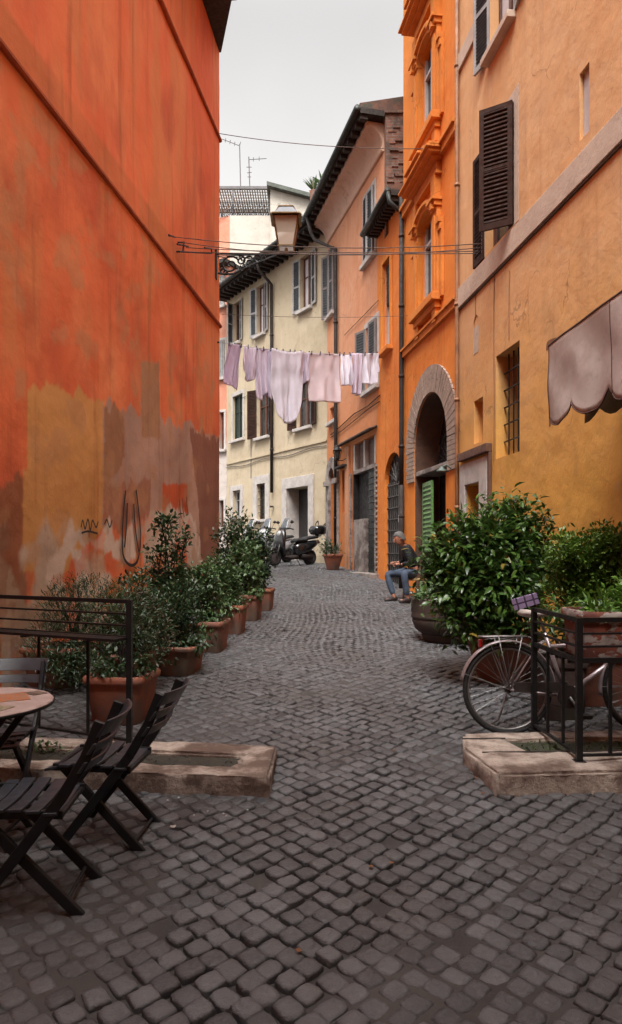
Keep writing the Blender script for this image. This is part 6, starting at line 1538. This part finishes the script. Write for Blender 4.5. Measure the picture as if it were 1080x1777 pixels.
mb = MB(); b4, t4, u4 = ring4(.15, z0), ring4(.24, z1), ring4(.14, z2); e4 = ring4(.275, z1+.012)
for k in range(4):
    mb.bar(b4[k], t4[k], .022, .022); mb.bar(b4[k], b4[(k+1)%4], .022, .022); mb.bar(e4[k], e4[(k+1)%4], .07, .02); mb.bar(t4[k], u4[k], .018, .018); mb.bar(u4[k], u4[(k+1)%4], .02, .02)
mb.tube([V(lx,yl,zt), V(lx,yl,z0)], [.05,.03], 8); mb.build('lantern_frame', M_brass, lb)
mb = MB(); u5 = ring4(.145, z2+.008); a5 = ring4(.09, z2+.03); mb.add(u5+a5, [(0,1,5,4),(1,2,6,5),(2,3,7,6),(3,0,4,7),(4,5,6,7),(3,2,1,0)]); mb.lathe([(.06,z2+.03),(.07,z2+.045),(.05,z2+.06),(.03,z2+.08),(.01,z2+.09)], (lx,yl,0), 12); mb.build('lantern_cap', M_brass, lb)
def frosted():
    m, nt, b = base_mat('milky_lantern_glass'); b.inputs['Base Color'].default_value = (.72,.60,.48,1); b.inputs['Roughness'].default_value = .3; b.inputs['Transmission Weight'].default_value = .3; b.inputs['Alpha'].default_value = .62; return m
mb = MB(); b6, t6, u6 = ring4(.143, z0+.01), ring4(.232, z1-.01), ring4(.136, z2-.005)
mb.add(b6+t6, [(k, (k+1)%4, 4+(k+1)%4, 4+k) for k in range(4)]); mb.build('lantern_glass', frosted(), lb)
mb = MB(); t7 = ring4(.262, z1+.012); mb.add(t7+u6, [(k, (k+1)%4, 4+(k+1)%4, 4+k) for k in range(4)]); mb.build('roof_glass', simple('smoky_roof_glass', (.10,.10,.115), .15), lb)
mb = MB(); h5, h6 = ring4(.19, z1-.15), ring4(.215, z1-.015); mb.add(h5+h6, [(k, (k+1)%4, 4+(k+1)%4, 4+k) for k in range(4)]+[(4,5,6,7)]); mb.build('reflector', simple('brown_reflector', (.17,.105,.07), .5), lb)
# ================================================================== overhead wires
def wires(label, ends, r=.007, sag=.12, mat=None, group='cables strung across the alley'):
    mb = MB(); A0 = ends[0][0]
    for (a, b_) in ends:
        mb.tube([a.lerp(b_, t) - V(0,0,sag*4*t*(1-t)) for t in np.linspace(0, 1, 24)], r, 5)
    o = mb.build('overhead_cable', mat or simple('grey_cable', (.12,.085,.07), .7)); recentre(o, tuple(A0)); return tag(o, label, 'cable', group)
def onL(px, py): return FL.p(FL.S(px), FL.Z(px, py), .05)
def on(F_, px, py): return F_.p(F_.S(px), F_.Z(px, py), .05)
wires('upper grey cable from the red wall bracket to the ochre wall', [(onL(287,410), on(F1,840,423))])
wires('second grey cable, drooping just below the uppermost from the red wall bracket', [(onL(306,420), on(F1,838,430))], sag=.16)
wires('third grey cable, strung from the middle of the red wall bracket', [(onL(318,430), on(F1,836,436))], sag=.05)
wires('lowest grey cable from the red wall bracket, running level past the lamp', [(onL(330,438), on(F1,834,440))], sag=.02)
wires('lone cable high in front of the sky between the red wall and the orange house', [(onL(377,232), on(F2,770,258))], sag=.1)
wires('thin cable passing before the upper windows of the cream house', [(onL(380,545), on(F2,712,548))], sag=.05, r=.005)
cb = thing('cable_bracket', tuple(onL(318,425)), 'black iron cable bracket with insulators on the red wall', 'bracket')
mb = MB(); 
for a, b_ in (((281,408),(292,412)), ((296,424),(316,428)), ((308,421),(306,438)), ((300,437),(357,440)), ((345,430),(358,432)), ((357,431),(358,440))): mb.tube([onL(*a)+V(.06,0,0), onL(*b_)+V(.06,0,0)], .013, 6)
for p_ in ((308,421),(306,437)): mb.tube([onL(*p_)-V(.08,0,0), onL(*p_)+V(.07,0,0)], .015, 6)
mb.build('iron_arm', M_iron, cb)
ca_ = [F4.p(s_, z, .03) for s_, z in ((.3, F4.Z(655, 690)-.0), (1.2, F4.Z(640,705)), (2.4, F4.Z(620,716)), (3.6, F4.Z(600,735)), (4.8, F4.Z(575,755)))]
mb = MB(); mb.tube(ca_, .014, 5); mb.tube([p+V(0,0,-.14+.06*math.sin(i*2)) for i, p in enumerate(ca_)], .012, 5); z_ = F4.Z(640, 520); mb.tube([F4.p(.4, F4.Z(660,520), .03), F4.p(3.3, F4.Z(592,590), .03)], .008, 5); mb.build('wall_cable', M_pipe, r4)
# ================================================================== awning on the ochre wall
aw = thing('awning', (2.1, 5, 3), 'grey-mauve canvas awning with a scalloped dark-bound hem at the right edge', 'awning')
M_canvas = stone('mauve_canvas', (.56,.49,.45), (.47,.40,.37), 3, .12, (.40,.32,.28))
M_canvas2 = clothmat('brown_canvas_lining', (.36,.23,.15))
def canvas():
    yf = 6.3; o = V((952-CX)*yf/F, yf, 0); d = V(.127, -1, 0).normalized(); n_ = V(-d.y, d.x, 0)*-1    # d runs towards the camera, n_ towards the street
    n_ = V(-1, -.127, 0).normalized(); L_ = 4.2; zt0 = at(952, 600, yf).z; zb0 = at(965, 742, yf).z; H = zt0-zb0
    nu, nv = 150, 16; vs = []
    for i in range(nu+1):
        u = i/nu*L_; zt_ = zt0 + .06*u
        ph = (u+.05)/.50; sc_ = abs(math.sin(math.pi*ph))**.75*.15; hem = H - .14 + sc_ + .05*u
        for j in range(nv+1):
            v = j/nv; dd = (.02*math.sin(u*4.2)*(.3+v) + .018*math.sin(u*12.6)*v)*min(1, u*3) + .007*math.sin(u*31+v*5)*v + .005*math.sin(u*9-v*8)
            vs.append(o + d*u + n_*dd + V(0,0,zt_-hem*v))
    mb = MB(); mb.add(vs, [(i*(nv+1)+j, i*(nv+1)+j+1, (i+1)*(nv+1)+j+1, (i+1)*(nv+1)+j) for i in range(nu) for j in range(nv)])
    ob = mb.build('valance', M_canvas, aw, True); ob.modifiers.new('t', 'SOLIDIFY').thickness = .004
    mb = MB(); mb.tube([vs[i*(nv+1)+nv] for i in range(nu+1)], .0055, 5); mb.tube([vs[j] for j in range(nv+1)], .004, 5); [mb.tube([vs[i*(nv+1)+j]+n_*.003 for j in range(nv+1)], .003, 4) for i in (36, 72, 108, 144)]; mb.build('hem_binding', simple('dark_binding', (.07,.035,.03), .8), aw, True)
    # sloping top up to the wall, and the lining of the far end
    mb = MB(); top = []
    for i in range(0, nu+1, 5):
        a = vs[i*(nv+1)]; 
        for k in range(7): t = k/6; top.append(a - n_*1.0*t + V(0,0,.55*t-.06*math.sin(math.pi*t)))
    mb.add(top, [(i*7+k, i*7+k+1, i*7+8+k, i*7+7+k) for i in range(nu//5) for k in range(6)]); ob = mb.build('canopy_cloth', M_canvas, aw, True); ob.modifiers.new('t', 'SOLIDIFY').thickness = .004
    # inner roller box / fixed pelmet hanging behind, brown side seen through the scallops
    mb = MB(); bk_ = []
    for i in range(0, nu+1, 3):
        u = i/nu*L_; hem = H*.82 + .09*abs(math.sin(math.pi*(u+.2)/.45))
        for k in (0, 1): bk_.append(o + d*u - n_*.35 + V(0,0,zt0+.1-(hem+.1)*k))
    mb.add(bk_, [(i*2, i*2+1, i*2+3, i*2+2) for i in range(nu//3)]); ob = mb.build('inner_valance', M_canvas2, aw, True); ob.modifiers.new('t', 'SOLIDIFY').thickness = .004
    mb = MB(); mb.tube([vs[i*(nv+1)] for i in range(0, nu+1, 5)], .008, 6); mb.tube([vs[0], vs[0]-n_*1.0+V(0,0,-.15)], .014, 8); mb.tube([vs[nu*(nv+1)], vs[nu*(nv+1)]-n_*1.0+V(0,0,-.15)], .014, 8); mb.build('frame', M_pipegrey, aw)
canvas()
# ================================================================== litter and roof plants
M_litter = simple('paper_scrap', (.5,.48,.46), .9); M_deadleaf = simple('dead_leaf', (.22,.09,.03), .8)
def bit(px, py, s, mat, name, label, group):
    y = 1.46*F/(py-HY); mb = MB(); n = 7
    for _ in range(6):
        t = math.atan(.05); 
    y = (CZ-gz(1.5*F/(py-HY)))*F/(py-HY); x = (px-CX)*y/F; z = gz(y)+.022
    ring = [V(x+s*math.cos(2*math.pi*k/n)*random.uniform(.6,1), y+s*math.sin(2*math.pi*k/n)*random.uniform(.6,1), z+random.uniform(0,.006)) for k in range(n)]
    mb.add([V(x,y,z+.008)]+ring, [(0,1+k,1+(k+1) % n) for k in range(n)]); o = mb.build(name, mat); recentre(o); tag(o, label, 'litter', group)
bit(301,1440,.022,M_litter,'paper_scrap','crumpled white paper scrap, largest of the scraps below the left kerb','litter on the setts')
for px, py, l in ((337,1420,'tiny white scrap just up and right of the largest crumpled one'),(361,1413,'tiny white scrap midway between the largest one and the kerb corner'),(310,1388,'tiny white scrap close under the kerb, right of its twin'),(388,1417,'tiny white scrap, left one of a touching pair below the kerb'),(393,1422,'tiny white scrap, right one of a touching pair below the kerb'),(291,1393,'leftmost tiny white scrap close under the left kerb'),(430,1411,'tiny white scrap farthest right, below the corner of the left kerb')): bit(px, py, .008, M_litter, 'paper_scrap', l, 'tiny scraps below the left kerb')
for px, py, l in ((683,1302,'small brown leaf in the middle of the alley, level with the kerbs'),(838,1380,'small brown leaf at the foot of the right kerb corner'),(826,1352,'small brown leaf against the left side of the right kerb'),(519,1660,'small brown leaf nearest the viewer, low in the middle'),(645,1512,'small brown leaf in mid paving, left one of a close pair'),(680,1505,'small brown leaf in mid paving, right one of a close pair')): bit(px, py, .014, M_deadleaf, 'dead_leaf', l, 'fallen leaves on the setts')
for px, py, l in ((545,322,'spiky plant in a pot on the roof line, left of the pair'), (560,312,'spiky plant in a pot on the roof line, right of the pair')):
    q = at(px, py+14, 31); a = thing('agave_plant', tuple(q), l, 'plant', 'spiky pot plants on the roof line')
    N = 26; d = rng.normal(size=(N,3)); d[:,2] = abs(d[:,2])+.7; leaves('leaf', np.tile([q.x,q.y,q.z+.1], (N,1)), d, .45+.3*rng.random(N), M_leafpale, a, .16, .1)
    mb = MB(); mb.lathe([(.10,-.9),(.13,-.88),(.19,-.1),(.2,.1),(.17,.12)], q, 14); mb.build('pot', M_terra, a)
